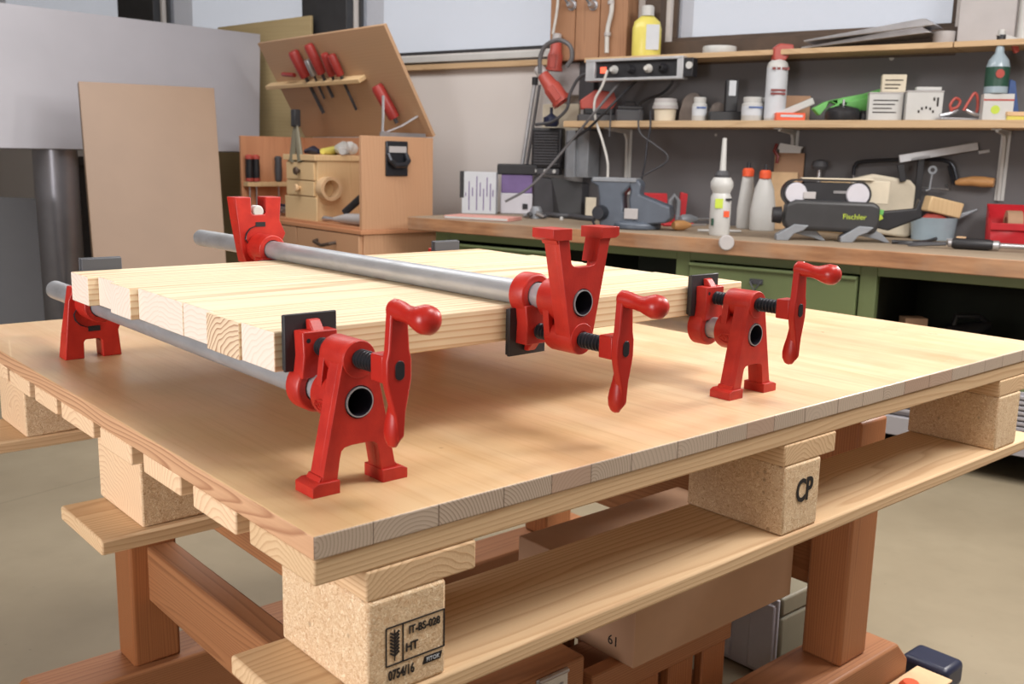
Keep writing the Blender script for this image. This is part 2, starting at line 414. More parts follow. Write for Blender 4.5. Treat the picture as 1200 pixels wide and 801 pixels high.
def benchedge_m():
    m = NT('bench_edge'); o = m.obj(); a = m.noise(m.map(o, (.15, 1, 1)), 30, 4); b = m.noise(o, 4, 4)
    col = m.mix(m.ramp(a, [(.35, 0.0), (.65, 1.0)]), rgb(178, 132, 94), rgb(140, 98, 68)); col = m.mix(m.math('MULTIPLY', m.ramp(b, [(.45, 0.0), (.65, 1.0)]), .5), col, rgb(160, 140, 120))
    return m.fin(col, .7)
M['benchedge'] = benchedge_m()

# ------------------------------------------------------------------ table: top, pallet, base
def part(name, b, mats, parent, bevel=.002, seg=2, rot=None):
    """one box part with its own origin in its middle; b = x0,x1,y0,y1,z0,z1 in the frame of the parent"""
    c = Vector(((b[0]+b[1])/2, (b[2]+b[3])/2, (b[4]+b[5])/2)); h = [(b[1]-b[0])/2, (b[3]-b[2])/2, (b[5]-b[4])/2]
    mb = MB().box(-h[0], h[0], -h[1], h[1], -h[2], h[2])
    return mb.build(name, mats, parent, loc=c, bevel=bevel, seg=seg)
TW, TD, TT = 1.356, 1.09, .0198
mb = MB(); mb.box(0, TW, 0, TD, -TT, 0)
mb.m = [0, 0, 1, 0, 0, 2]
o = mb.build('tabletop', [M['top'], M['endstrips'], M['longedge']], bevel=.0015)
o.matrix_world = TM
tag(o, 'large pale laminated wood tabletop with striped end grain, lying on the pallet', 'tabletop')

pal = on_table('wooden_pallet', 'rough wooden pallet with stamped particle blocks under the tabletop', 'pallet', 0, 0, -.173)
zo = .173
DK = (-TT-.022, -TT-.0003); ST = (-.0681, -.0421); BL = (-.1542, -.0683); BB = (-.173, -.1544)
def pb(name, x0, x1, y0, y1, z, mat, bevel=.002):
    return part(name, (x0, x1, y0, y1, z[0]+zo, z[1]+zo), mat, pal, bevel)
for y0, y1 in [(.002,.11),(.134,.222),(.256,.348),(.376,.468),(.498,.61),(.628,.716),(.738,.828),(.85,.938),(.965,1.088)]:
    pb('deck_board', random.uniform(0, .004), TW, y0, y1, DK, M['pallet_x'] if y0 < .1 else M['tailboard'])
for x0, x1 in [(.047,.1585),(.622,.7315),(1.20,1.31)]:
    pb('stringer_board', x0, x1, .001, 1.089, ST, M['pallet_y'])
for y0, y1 in [(0,.143),(.474,.618),(.95,1.09)]:
    pb('bottom_board', -.004, TW+.004, y0-.002, y1, BB, M['pallet_x'], .003)
blocks = []
for i, (x0, x1) in enumerate([(.047,.1256),(.625,.700),(1.2014,1.28)]):
    for j, (y0, y1) in enumerate([(0,.143),(.4818,.625),(.95,1.09)]):
        z1 = BL[1] if i < 2 or j else BL[1]
        blocks.append(pb('block', x0, x1, y0, y1, (BL[0], z1), [M['chip'], M['tailboard']], .003))
        if i == 0 and j: blocks[-1].data.polygons[5].material_index = 1
b0, bm_ = blocks[0], blocks[3]
# stamp on the near block (front face at local y = -.0715)
ky = -.0722
def bar(mb, x0, z0, x1, z1, t=.0011):
    d = Vector((x1-x0, z1-z0)); n = Vector((-d.y, d.x)).normalized()*t/2
    mb.prism([(x0+n.x, z0+n.y), (x0-n.x, z0-n.y), (x1-n.x, z1-n.y), (x1+n.x, z1+n.y)], 'y', ky, ky+.001)
mb = MB(); X0, X1, Z0, Z1 = -.0215, .0372, -.0170, .0165
for a in [(X0,Z0,X1,Z0),(X0,Z1,X1,Z1),(X0,Z0,X0,Z1),(X1,Z0,X1,Z1),(X0+.0165,Z0,X0+.0165,Z1)]: bar(mb, *a)
mb.build('stamp_frame', M['ink'], b0)
mb = MB(); cx = X0+.0083
bar(mb, cx, -.0140, cx, .0135, .0009)
for k in range(7):
    z = -.0085 + k*.003
    for s in (-1, 1): bar(mb, cx, z-.001, cx+s*.0044, z+.0022, .0016)
mb.build('stamp_emblem', M['ink'], b0)
def stamp(s, size, x, z, par, sx=1, yy=None): text(s, size, M['ink'], par, Matrix.Translation((x, (ky if yy is None else yy)-.0001, z)) @ FRONT, 'stamp_lettering', .0003, sx, bold=size*.022)
stamp('IT-BS-028', .0098, .0165, .0085, b0, .82)
stamp('HT', .0105, .0035, -.0062, b0, .9)
stamp('0754/16', .0120, -.0068, -.0262, b0, .66)
mb = MB(); mb.prism([(.0150,-.0270),(.0335,-.0270),(.0352,-.0205),(.0168,-.0205)], 'y', ky, ky+.001); mb.build('stamp_tag', M['ink'], b0)
text('FITOK', .0052, M['label'], b0, Matrix.Translation((.0252, ky-.0004, -.0237)) @ FRONT, 'stamp_lettering', .0002, .95)
stamp('CP', .040, .004, .006, bm_, .72)

tr = on_table('trestle_base', 'reddish stained timber trestle carrying the pallet, with beam feet', 'trestle', 0, 0, -H)
def tb(name, x0, x1, y0, y1, z0, z1, mat, bevel=.004): return part(name, (x0, x1, y0, y1, z0+H, z1+H), mat, tr, bevel)
for (x0, x1, y0, y1) in [(1.251,1.345,.252,.336),(.2305,.318,.252,.336),(.2305,.318,1.066,1.145),(1.251,1.340,1.066,1.145)]:
    tb('leg', x0, x1, y0, y1, -.65, -.1733, M['redwood_z'], .006)
def beam(y0, y1, x0=.02, x1=1.475):
    mb = MB().prism([(x0, .02), (x0+.02, 0), (x1-.03, 0), (x1, .02), (x1, .085), (x1-.045, .13), (x0+.045, .13), (x0, .085)], 'y', -(y1-y0)/2, (y1-y0)/2)
    return mb.build('foot_beam', M['redwood_x'], tr, loc=(0, (y0+y1)/2, 0), bevel=.005)
beam(.230, .352); beam(1.050, 1.160)
tb('rail', .2620, .3120, .336, 1.066, -.526, -.422, M['redwood_y'])
tb('top_rail', .2320, .2760, .3365, 1.0655, -.272, -.1735, M['redwood_y'])
tb('rail', 1.270, 1.312, .336, 1.066, -.52, -.30, M['redwood_y'])
# dark bolt sockets in the near foot
for x in (1.375, 1.412): MB().cyl(.006, .1295, .1306, 12, (x, .30, 0)).build('bolt_hole', M['blackmetal'], tr)

# ------------------------------------------------------------------ the eight boards in the clamps
BZ0, BZ1 = .089, .1255
ys = [.1635, .2285, .3000, .3760, .4430, .5030, .5680, .6310, .6945]
xs = [.0560, .0535, .0620, .0615, .0625, .0530, .0610, .0485]
lab = ['pale pine board nearest the crank handles, pressed by the black pads',
       'second pine board from the crank side, with bold brown rings on its end grain',
       'third pine board from the crank side of the clamped row, its left end set back',
       'fourth pine board from the crank side of the clamped row',
       'fifth pine board from the crank side, narrow strip in the middle of the row',
       'third pine board from the far tail jaws, its end standing proud',
       'second pine board from the far tail jaws, its end set back',
       'farthest pine board, against the tail jaws and above the red tail foot']
for i in range(8):
    y0, y1 = ys[i]+.0003, ys[i+1]-.0003; x0 = xs[i]; x1 = .728 + random.uniform(-.012, .006) if i else .742
    mb = MB().box(x0-.39, x1-.39, -(y1-y0)/2, (y1-y0)/2, 0, BZ1-BZ0)
    mb.m = [0, 0, 0, 0, 0, 1]
    b = mb.build('pine_board', [M['pine'], M['pine_ring'] if i == 1 else M['pine_end']], bevel=.0012)
    b.matrix_world = TM @ Matrix.Translation((.39, (y0+y1)/2, BZ0))
    tag(b, lab[i], 'board', 'pine boards held in the pipe clamps')

# ------------------------------------------------------------------ pipe clamps
RO = .0133
def clamp(x, zp, L, flip, label, yaw=0):
    T = on_table('pipe_clamp', label, 'clamp', x, .075, zp, yaw, 'red pipe clamps around the pine boards')
    S = Matrix.Rotation(PI, 4, 'Y') if flip else Matrix.Identity(4)
    def mk(): return MB().at(S)
    mb = mk().mat(0).lathe([(.0122, -.0012), (RO, -.0012), (RO, L-.008), (RO-.002, L-.003), (RO-.006, L), (0, L)], 28, ax='y')
    mb.f.pop(); mb.m.pop()     # open at the front
    if len(mb.f) : pass
    mb.mat(1).lathe([(0, .09), (.0122, .09), (.0122, -.0012)], 28, ax='y'); mb.f.pop(); mb.m.pop()
    mb.build('pipe', [M['galv'], M['pipe_in']], T)
    # fixed head
    mb = mk()
    boss = circ(0, .037, .0165, 16, R(-8), R(188), True)
    arch = [(-.0225,-.066), (-.0192,-.045), (-.0180,-.0405), (-.0150,-.0378), (-.008,-.0366), (.008,-.0366), (.0150,-.0378), (.0180,-.0405), (.0192,-.045), (.0225,-.066)]
    mb.prism([(-.0375,-.066)] + arch + [(.0375,-.066)] + boss, 'y', 0, .007, [circ(0, 0, .0144, 30)])
    for s in (-1, 1):
        mb.prism([(s*.0375,-.066), (s*.0318,-.066), (s*.0110,.034), (s*.0165,.034)], 'y', .0065, .021)
        mb.prism([(s*.0225,-.066), (s*.0280,-.066), (s*.024,-.040), (s*.0180,-.0400)], 'y', .0065, .021)
        mb.prism([(s*.0215,-.0755), (s*.0475,-.0755), (s*.0475,-.0665), (s*.042,-.0640), (s*.0215,-.0640)], 'y', -.003, .027)
        mb.prism([(s*.0240,-.0645), (s*.0400,-.0645), (s*.0375,-.0600), (s*.0240,-.0600)], 'y', .001, .0225)
    mb.lathe([(.0145, .004), (.0205, .004), (.0222, .012), (.0222, .043), (.0208, .047), (.0145, .047), (.0145, .004)], 32, ax='y')
    mb.lathe([(.0085, -.001), (.0160, -.001), (.0166, .003), (.0166, .036), (.0155, .0395), (.0085, .0395), (.0085, -.001)], 28, (0, 0, .037), 'y')
    mb.prism([(-.0205, .003), (.0205, .003), (.0163, .036), (.0105, .036), (.013, .02), (-.013, .02), (-.0105, .036), (-.0163, .036)], 'y', .030, .0385)
    mb.build('clamp_head', M['red'], T, bevel=.0011, ang=30)
    # maker's oval cast on the barrel
    mo = MB().at(S @ Matrix.Rotation(R(-16), 4, 'Y'))
    mo.tube([(-.0222, .026 + .0125*math.cos(2*PI*i/20), .0062*math.sin(2*PI*i/20)) for i in range(21)], .0006, 5)
    mo.build('cast_oval', M['red'], T)
    Mt = S @ Matrix.Rotation(R(-16), 4, 'Y') @ Matrix.Translation((-.0219, .026, 0)) @ Matrix(((0,0,-1,0),(-1,0,0,0),(0,1,0,0),(0,0,0,1)))
    text('PONY', .0085, M['red'], T, Mt, 'cast_lettering', .0009, .9)
    # screw with ridged thread
    pr = [(0, -.034), (.0058, -.034)]; y = -.033
    while y < .062: pr += [(.0058, y), (.0084, y+.0014), (.0084, y+.0026), (.0058, y+.0040)]; y += .0046
    pr += [(.0056, .066), (0, .066)]
    mk().lathe(pr, 22, (0, 0, .038), 'y').build('screw', M['blackmetal'], T, ang=50)
    # crank: hangs the same way on each clamp
    zc = -.038 if flip else .038
    C = MB().at(Matrix.Translation((0, 0, zc)))
    C.prism([(-.0078,.046), (-.0060,.0545), (0,.0575), (.0060,.0545), (.0078,.046), (.0098,.016), (.0118,.008), (.0118,-.008), (.0104,-.016), (.0060,-.036), (.0045,-.056), (-.0010,-.060), (-.0030,-.040), (-.0100,-.016), (-.0118,-.008), (-.0118,.008), (-.0098,.016)], 'y', -.0598, -.0510)
    C.box(-.0105, .0105, -.0512, -.0330, -.0115, .0115)
    P_ = MB().lathe([(0,-.0665),(.0050,-.0650),(.0088,-.0590),(.0098,-.0520),(.0088,-.0440),(.0066,-.0340),(.0052,-.0240),(.0046,-.0120),(0,-.0110)], 22)
    C.add([(v.x*.62, v.y - .0500 - (v.z+.05)*.06, v.z) for v in P_.v], P_.f)
    C.tube([(0,-.0495,.0485), (0,-.0520,.0485), (0,-.062,.0480), (0,-.070,.0470), (0,-.078,.0462), (0,-.086,.0458), (0,-.093,.0458), (0,-.100,.0458), (0,-.1045,.0458), (0,-.1065,.0458)],
           [.0060,.0086,.0082,.0072,.0076,.0100,.0118,.0112,.0078,.0025], 20)
    cr = C.build('crank', M['redsmooth'], T, bevel=.0014)
    MB().at(Matrix.Translation((0, 0, zc))).prism(circ(0,.0035,.0044,10,0,PI,True)+circ(0,-.0035,.0044,10,PI,2*PI,True), 'y', -.0606, -.052).build('screw_end', M['blackmetal'], cr, bevel=.0005)
    # sliding jaw and its pad
    mb = mk()
    mb.lathe([(.0146, .066), (.0215, .066), (.0232, .069), (.0232, .0862), (.0215, .0885), (.0146, .0885), (.0146, .066)], 32, ax='y')
    mb.prism([(-.019,.010), (.019,.010), (.0165,.030), (.0175,.052), (-.0175,.052), (-.0165,.030)], 'y', .0635, .0805)
    mb.prism([(.066,.051), (.078,.051), (.0795,.061), (.074,.061)], 'x', -.006, .006)
    j = mb.build('sliding_jaw', M['red'], T, bevel=.0012)
    pd = mk().box(-.0265, .0265, .0802, .0840, .0142, .0660); pd.box(-.0255, .0255, .0840, .0878, .0152, .0650)
    pd.build('jaw_pad', M['blackpad'], j, bevel=.0008)
    mk().cyl(.0022, .0634, .0637, 10, (-.0120, 0, .044), 'y').build('pin_hole', M['black'], j)
    # tail jaw
    mb = mk(); t0 = .672
    arch = [(-.0375,-.0755), (-.0125,-.0755), (-.0120,-.053), (-.0095,-.0495), (.0095,-.0495), (.0120,-.053), (.0125,-.0755), (.0375,-.0755)]
    fx = -1 if flip else 1
    mb.prism([(fx*a_, b_) for a_, b_ in arch + [(.0345,-.040), (.0440,-.020), (.0300,.006), (.022,.022), (-.022,.022), (-.029,.004)]], 'y', t0, t0+.006, [circ(0, 0, .0146, 24)])
    for s in (-1, 1):
        mb.prism([(s*.0375,-.0755), (s*.0125,-.0755), (s*.0120,-.053), (s*.033,-.040)], 'y', t0+.005, t0+.028)
        mb.prism([(s*.033,-.041), (s*.027,-.041), (s*.016,.022), (s*.022,.022)], 'y', t0+.005, t0+.028)
    mb.lathe([(.0146, .632), (.0215, .632), (.0215, t0+.026), (.0146, t0+.026), (.0146, .632)], 30, ax='y')
    mb.prism([(-.020,.012), (.020,.012), (.0165,.052), (-.0165,.052)], 'y', .6305, .652)
    tj = mb.build('tail_jaw', M['red'], T, bevel=.0012)
    pd = mk().box(-.0265, .0265, .6262, .6302, .0142, .0660); pd.box(-.0255, .0255, .6200, .6262, .0152, .0650)
    pd.build('jaw_pad', M['greypad'], tj, bevel=.0008)
    sl = mk(); sl.tube([(fx*a_, t0-.0005, b_) for a_, b_ in ((-.020,-.008), (-.0235,-.014), (-.022,-.022), (-.016,-.029), (-.006,-.033))], [.0012,.0026,.0030,.0026,.0014], 10, .3)
    sl.box(-.006 if fx > 0 else -.010, .010 if fx > 0 else .006, t0-.0006, t0+.001, -.0385, -.0315)
    sl.build('clutch_slot', M['blackmetal'], tj)
    if flip:
        MB().lathe([(0, t0+.001), (.0078, t0+.001), (.0092, t0+.003), (.0092, t0+.016), (0, t0+.016)], 24, (.0, 0, .054), 'y').build('stop_button', M['white'], tj, bevel=.001)
    return T
clamp(.0885, .0755, .835, False, 'red pipe clamp nearest the camera, under the left ends of the boards')
clamp(.3530, .1392, .880, True, 'upside down red pipe clamp, its grey pipe lying on top of the boards', .022)
clamp(.6530, .0755, .800, False, 'red pipe clamp at the right ends of the boards, standing upright on the tabletop')

# ------------------------------------------------------------------ the room
def struct(name, mb, mats, **k): return tag(mb.build(name, mats, **k), kind='structure')
WY = 3.92
struct('floor', MB().box(-10, 3.5, -3, 6, -.1, 0), M['floor'])
wins = [(-8.2, -6.12), (-5.66, -4.20), (-3.80, -2.36), (-1.725, -.447)]
wz0, wz1 = 1.612, 2.75
mb = MB(); mb.box(-10, 3.5, WY, WY+.25, 0, wz0); mb.box(-10, 3.5, WY, WY+.25, wz1, 3.0)
edges = [-10] + [v for w in wins for v in w] + [3.5]
for a, b in zip(edges[::2], edges[1::2]): mb.box(a, b, WY, WY+.25, wz0, wz1)
struct('wall_back', mb, M['wall'])
struct('wall_left', MB().box(-10.1, -10, -3, WY+.25, 0, 3.0), M['wall']); struct('wall_right', MB().box(3.5, 3.6, -3, WY+.25, 0, 3.0), M['wall'])
struct('wall_front', MB().box(-10, 3.5, -3.1, -3, 0, 3.0), M['wall']); struct('ceiling', MB().box(-10.1, 3.6, -3.1, WY+.25, 3.0, 3.1), M['wall'])
for i, (a, b) in enumerate(wins):
    W = thing('window_%d' % (i+1), None, None, ((a+b)/2, WY+.05, wz0)); W['kind'] = 'structure'
    h = (b-a)/2; f = .022; fm = M['brown'] if i == 3 else M['mullion']
    m_ = MB(); m_.box(-h, h, -.02, .03, 0, f); m_.box(-h, h, -.02, .03, wz1-wz0-f, wz1-wz0); m_.box(-h, -h+f, -.02, .03, f, wz1-wz0-f); m_.box(h-f, h, -.02, .03, f, wz1-wz0-f)
    m_.build('window_frame', fm, W, bevel=.002)
    MB().box(-h+f, h-f, .0, .006, f, wz1-wz0-f).build('pane', M['glass'], W)
# dark mullions between the left windows
struct('trim_1', MB().box(-4.19, -3.81, WY-.06, WY, 1.50, wz1), M['mullion'], bevel=.004)
struct('trim_2', MB().box(-6.10, -5.68, WY-.06, WY, 1.50, wz1), M['mullion'], bevel=.004)
struct('trim_3', MB().box(-3.80, -2.34, WY-.05, WY, 1.565, 1.600), M['white'], bevel=.004)
struct('trim_4', MB().box(-3.62, -2.34, WY-.045, WY, 1.525, 1.555), M['shelfwood'], bevel=.003)
struct('trim_5', MB().box(-1.80, -.43, WY-.02, WY, 1.50, 1.612), M['brown'], bevel=.003)
struct('trim_6', MB().box(-1.83, -1.745, WY-.06, WY, 1.50, wz1), M['brown'], bevel=.003)

bb = MB().box(-2.17, 1.2, WY-.018, WY-.001, .764, 1.53); tag(bb.build('backboard', M['peg']), 'dark grey board on the wall above the workbench, dotted with screws', 'backboard')
# timber post at the corner of the bench
P = thing('timber_post', 'brown timber post on the wall between the windows behind the red plugs', 'post', (-2.11, WY-.07, 1.535))
for x0, x1 in [(-.225, -.08), (-.076, .06), (.064, .215)]:
    MB().box(x0, x1, -.04, .069, 0, 1.2).build('plank', M['post'], P, bevel=.004)
P2 = thing('cable_conduit', 'pale grey cable conduit running down the timber post', 'conduit', (0, 0, 0))
a = curve([wp(716, -20, 1, 3.79), wp(717, 10, 1, 3.79), wp(712, 35, 1, 3.79), wp(711, 62, 1, 3.79)])
MB().tube(a, .011, 10).build('conduit', M['cordwhite'], P2)
for y in (3, 40): q = wp(716 if y < 20 else 712, y, 1, 3.79); MB().lathe([(.016, -.008), (.016, .008)], 12, q).build('clip', M['palegrey'], P2)
for cx, lb in [(670, 'left of the two grey cable screws on the timber post'), (695, 'right cable gland on the timber post, beside the conduit')]:
    q = wp(cx, 6, 1, 3.805); g = thing('cable_gland', lb, 'cable gland', q)
    MB().lathe([(0, -.035), (.010, -.035), (.018, -.02), (.018, 0), (.026, .0), (.026, .015), (0, .015)], 12, (0,0,0), 'y').build('body', M['steel'], g)
    MB().tube([(0, -.03, 0), (-.02, -.04, .03), (-.03, -.03, .2)], .006, 8).build('lead', M['cordgrey'], g)

# ------------------------------------------------------------------ ledge, shelf, bench
SH, LG, BT = 1.235, 1.532, .764
led = thing('wall_ledge', 'narrow raw pine ledge along the top of the grey backboard', 'ledge', (0, 0, LG))
MB().box(-2.06, -.40, 3.70, WY-.001, -.022, 0).build('board', M['shelfwood'], led, bevel=.002)
MB().box(-.396, 1.2, 3.70, WY-.001, -.022, 0).build('board', M['shelfwood'], led, bevel=.002)
shf = thing('wall_shelf', 'long pine shelf on white brackets above the cluttered workbench', 'shelf', (0, 0, SH))
MB().box(-2.13, 1.2, 3.64, WY-.019, -.030, 0).build('board', M['shelfwood'], shf, bevel=.002)
def bracket(px, ytop, ybot):
    x = wp(px, 160, 1, 3.88).x; h = SH-.032 - wp(px, ybot, 1, 3.88).z
    mb = MB(); mb.prism([(0, 0), (-.20, 0), (-.20, -.012), (-.05, -.022), (-.028, -.05), (-.014, -h), (0, -h)], 'x', -.006, .006)
    mb.box(-.018, .018, -.22, 0, -.004, 0); mb.box(-.018, .018, -.004, 0, -h, 0)
    mb.build('bracket', M['white'], shf, loc=(x, WY-.019, -.031), bevel=.001)
bracket(735, 152, 228); bracket(930, 152, 212); bracket(1178, 152, 236)

bn = thing('workbench', 'green workbench with worn thick wooden worktop along the back wall', 'workbench', (0, 0, 0))
X0, X1, BY = -2.66, 1.1, 3.105
mb = MB().box(X0, X1, BY, WY-.019, BT-.061, BT); mb.m = [0, 0, 1, 1, 1, 1]
mb.build('worktop', [M['bench'], M['benchedge']], bn, bevel=.004)
GY = 3.15
fr = MB()
# front frame with two openings and two drawer bays
zt = BT-.062
cols = [(-2.52, -2.44), (-1.83, -1.79), (-1.25, -1.19), (-.515, -.455), (.45, .51), (1.04, 1.09)]
for a, b in cols: fr.box(a, b, GY, GY+.04, .12, zt)
for z0, z1 in [(zt-.035, zt), (.12, .17)]:
    for (a, b), (c_, d) in zip(cols, cols[1:]): fr.box(b, c_, GY, GY+.04, z0, z1)
fr.box(-.455, .45, GY, GY+.04, .30, .33)
fr.build('frame', M['green'], bn, bevel=.002)
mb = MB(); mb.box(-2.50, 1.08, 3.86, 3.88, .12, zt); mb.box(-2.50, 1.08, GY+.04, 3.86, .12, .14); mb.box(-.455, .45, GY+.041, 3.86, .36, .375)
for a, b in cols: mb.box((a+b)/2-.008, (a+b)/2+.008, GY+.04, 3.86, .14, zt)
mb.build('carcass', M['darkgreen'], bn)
MB().box(-2.52, -2.50, GY+.04, 3.88, .12, zt).build('side_panel', M['green'], bn, bevel=.002)
def drawer(x0, x1, z0, z1, hx=None):
    d = MB(); d.box(x0+.006, x1-.006, GY-.014, GY+.012, z0, z1); d.box(x0+.006, x1-.006, GY-.024, GY-.012, z1-.012, z1)
    d = d.build('drawer', M['green'], bn, bevel=.003)
    hx = hx or (x0+x1)/2
    h = MB(); h.tube([(hx-.02, GY-.014, z1-.05), (hx-.02, GY-.03, z1-.055), (hx, GY-.034, z1-.085), (hx+.02, GY-.03, z1-.055), (hx+.02, GY-.014, z1-.05)], .0035, 8); h.box(hx-.026, hx+.026, GY-.018, GY-.013, z1-.062, z1-.042)
    h.build('drawer_handle', M['darkgrey'], d)
drawer(-1.19, -.515, .42, zt-.042, -.90); drawer(-1.19, -.515, .18, .41)
drawer(-2.44, -1.83, .40, zt-.05); drawer(-2.44, -1.83, .18, .39)
mb = MB()
for k in range(7): mb.box(-.44, .10, GY-.018, GY-.004, .19+k*.018, .201+k*.018)
mb.box(-.455, .12, GY-.004, GY+.0, .175, .32); mb.box(-.50, .30, GY-.03, GY-.001, .105, .172)
mb.build('vent_panel', M['laminate'], bn, bevel=.0015)

# ------------------------------------------------------------------ helpers for the clutter
AL = R(35.4)
def put(name, label, cat, px, py, z=None, Y=None, rz=AL, group=None):
    P = wp(px, py, 1, Y) if Y is not None else wp(px, py, 2, z)
    if P.y > 3.78 and Y is None: P = wp(px, py, 1, 3.78)
    if z is not None: P.z = z + .0006
    t = thing(name, label, cat, P, rz, group); t['_'] = 0; del t['_']
    return t, depth(P)/FP
def pot(t, k, parts, n=22, ang=35):
    out = None
    for i, (nm, mt, prof) in enumerate(parts):
        o = MB().lathe([(r*k, h*k) for r, h in prof], n).build(nm, M[mt], t, ang=ang)
    return o
def bx(t, nm, mt, w, d, z0, z1, k=1, x=0, y=0, bevel=.002, rz=0, parent=None):
    return MB().box(-w*k/2, w*k/2, -d*k/2, d*k/2, 0, (z1-z0)*k).build(nm, M[mt], parent or t, loc=(x*k, y*k, z0*k), rz=rz, bevel=bevel)
def cable(name, label, pts, r, mt, cat='cable', n=8):
    a = curve(pts, 8); o = MB().tube([p-Vector(pts[0]) for p in a], r, n).build(name, M[mt], loc=pts[0]); return tag(o, label, cat)
def lines(t, k, x0, x1, zs, y, mt='ink', th=1.2):
    mb = MB()
    for i, z in enumerate(zs):
        e = x1-(i*37 % 5)*(x1-x0)*.06; mb.box(x0*k, e*k, y*k-.0006, y*k+.0002, z*k, (z+th)*k)
    return mb.build('print', M[mt], t)

# ------------------------------------------------------------------ top ledge
t, k = put('cleaner_bottle', 'yellow bottle with white cap and white label on the top ledge', 'bottle', 757, 62, z=LG, Y=3.80)
mb = MB().lathe([(0,0),(16*k,0),(17*k,2*k),(17*k,32*k),(15*k,40*k),(8*k,46*k),(6*k,47*k)], 24); mb.v = [Vector((v.x, v.y*.62, v.z)) for v in mb.v]; mb.build('bottle_body', M['yellow'], t)
pot(t, k, [('cap', 'white', [(0,46.5),(7.5,46.5),(7.5,56),(6,58),(0,58)])])
MB().box(-2*k, 13*k, -10.9*k, -10.2*k, 8*k, 36*k).build('label_panel', M['label'], t)
t, k = put('tape_roll', 'flat white tape roll lying on the top ledge', 'tape', 843, 61, z=LG, Y=3.78)
pot(t, k, [('roll', 'white', [(9,0),(19,0),(19.5,1),(19.5,7),(19,8),(9,8),(9,0)])])
t = thing('metal_sheets', 'stack of thin grey metal trays lying tilted on the top ledge', 'tray', (wp(1020, 48, 1, 3.80).x, 3.80, LG), 0)
for i in range(2):
    mm = Matrix.Translation((.02*i, -.03*i, .004+.024*i)) @ Matrix.Rotation(R(-4.5), 4, 'Y')
    MB().at(mm).prism([(-.27,0),(.20,.0),(.25,-.0),(.215,.028),(.20,.030),(-.27,.006)], 'y', -.06, .08).build('tray', M['steel'], t, bevel=.002)
t.location.z += .02
t, k = put('paper_cup', 'small pale paper tub on the top ledge beside the white panel', 'tub', 1106, 47, z=LG, Y=3.82)
pot(t, k, [('tub', 'palegrey', [(0,0),(11,0),(12,2),(12.5,13),(12.5,15),(11,15),(10,3),(0,3)])])
P = wp(1120, 45, 1, 3.80); Q = wp(1187, 45, 1, 3.80)
t = thing('insulation_board', 'tall pale board standing on the ledge at the right window edge', 'panel', ((P.x+Q.x)/2, 3.83, LG))
h = (Q.x-P.x)/2
MB().box(-h, h, -.02, .02, 0, .8).build('panel_board', M['palegrey'], t, bevel=.004)
MB().lathe([(.022, 0), (.022, .8)], 16, (h+.028, 0, 0)).build('edge_tube', M['white'], t)

# ------------------------------------------------------------------ power strip, sockets, cables
P = wp(686, 82, 1, 3.66); Q = wp(800, 78, 1, 3.66)
ps = thing('power_strip', 'aluminium power strip with black sockets under the ledge', 'power strip', ((P.x+Q.x)/2, 3.69, (P.z+Q.z)/2-.002))
L = (Q.x-P.x)/2; hh = .05
mb = MB(); mb.box(-L, L, -.03, .03, hh-.012, hh); mb.box(-L, L, -.03, .03, -hh, -hh+.012); mb.box(-L, L, .02, .03, -hh+.012, hh-.012); mb.box(-L, -L+.05, -.028, .02, -hh+.012, hh-.012); mb.box(L-.03, L, -.028, .02, -hh+.012, hh-.012)
mb.build('housing', M['alu'], ps, bevel=.0015)
MB().box(-L+.051, L-.031, -.012, .02, -hh+.0125, hh-.0125).build('socket_row', M['black'], ps)
MB().box(L, L+.045, -.02, .03, -.042, .042).build('end_plug', M['black'], ps, bevel=.004)
MB().cyl(.016, -.026, -.02, 16, (L+.028, 0, .008), 'y').build('end_knob', M['white'], ps)
for i, (x, mt) in enumerate([(-L+.15, 'white'), (-L+.24, 'black'), (-L+.33, 'cordwhite'), (-L+.40, 'black'), (L-.10, 'black')]):
    g = MB().lathe([(0,-.045),(.010,-.045),(.014,-.03),(.020,-.02),(.020,-.0125),(0,-.0125)], 16, (x, 0, 0), 'y').build('plug', M[mt], ps)
lamp = NT('indicator_lamp'); lamp.b.inputs['Emission Color'].default_value = rgb(255, 110, 80); lamp.b.inputs['Emission Strength'].default_value = 1.2
MB().box(-L+.075, -L+.105, -.017, -.011, -.014, .014).build('indicator', lamp.fin(rgb(220, 70, 50), .4), ps)
def W3(l, Y): return [wp(x, y, 1, Y if not isinstance(Y, list) else Y[i]) for i, (x, y) in enumerate(l)]
cable('power_cable', 'thin white cord hanging from the power strip down to the vise', W3([(712,82),(706,100),(697,118),(698,140),(706,165),(712,190),(712,212)], 3.62), .006, 'cordwhite')
cable('power_cable', 'grey cord slanting from the power strip to the bench charger', W3([(745,82),(728,95),(700,128),(672,162),(640,200),(617,222),(592,236)], [3.78,3.72,3.60,3.60,3.55,3.50,3.44]), .0065, 'cordgrey')
cable('power_cable', 'black cord looping beside the grey cord at the left end of the shelf', W3([(762,82),(742,98),(715,125),(690,150),(664,170),(655,190)], [3.78,3.72,3.61,3.61,3.62,3.70]), .0065, 'black')
cable('power_cable', 'black cord hanging in a curve from the right end of the power strip', W3([(790,85),(787,98),(775,110),(758,116),(748,125),(742,142)], 3.80), .006, 'black')
cable('power_cable', 'thin dark cord dangling below the shelf from the pale plug', W3([(750,128),(748,145),(752,158),(768,170),(782,182),(778,192),(757,204),(745,212)], 3.62), .0045, 'darkgrey')
cable('power_cable', 'short dark cord hanging from the shelf edge beside the dangling loop', W3([(762,130),(762,150),(758,170),(756,190),(752,210)], 3.62), .0045, 'blackmetal')
cable('power_cable', 'dark cord hanging over the shelf edge left of the bracket', W3([(716,128),(715,145),(714,160)], 3.62), .004, 'darkgrey')

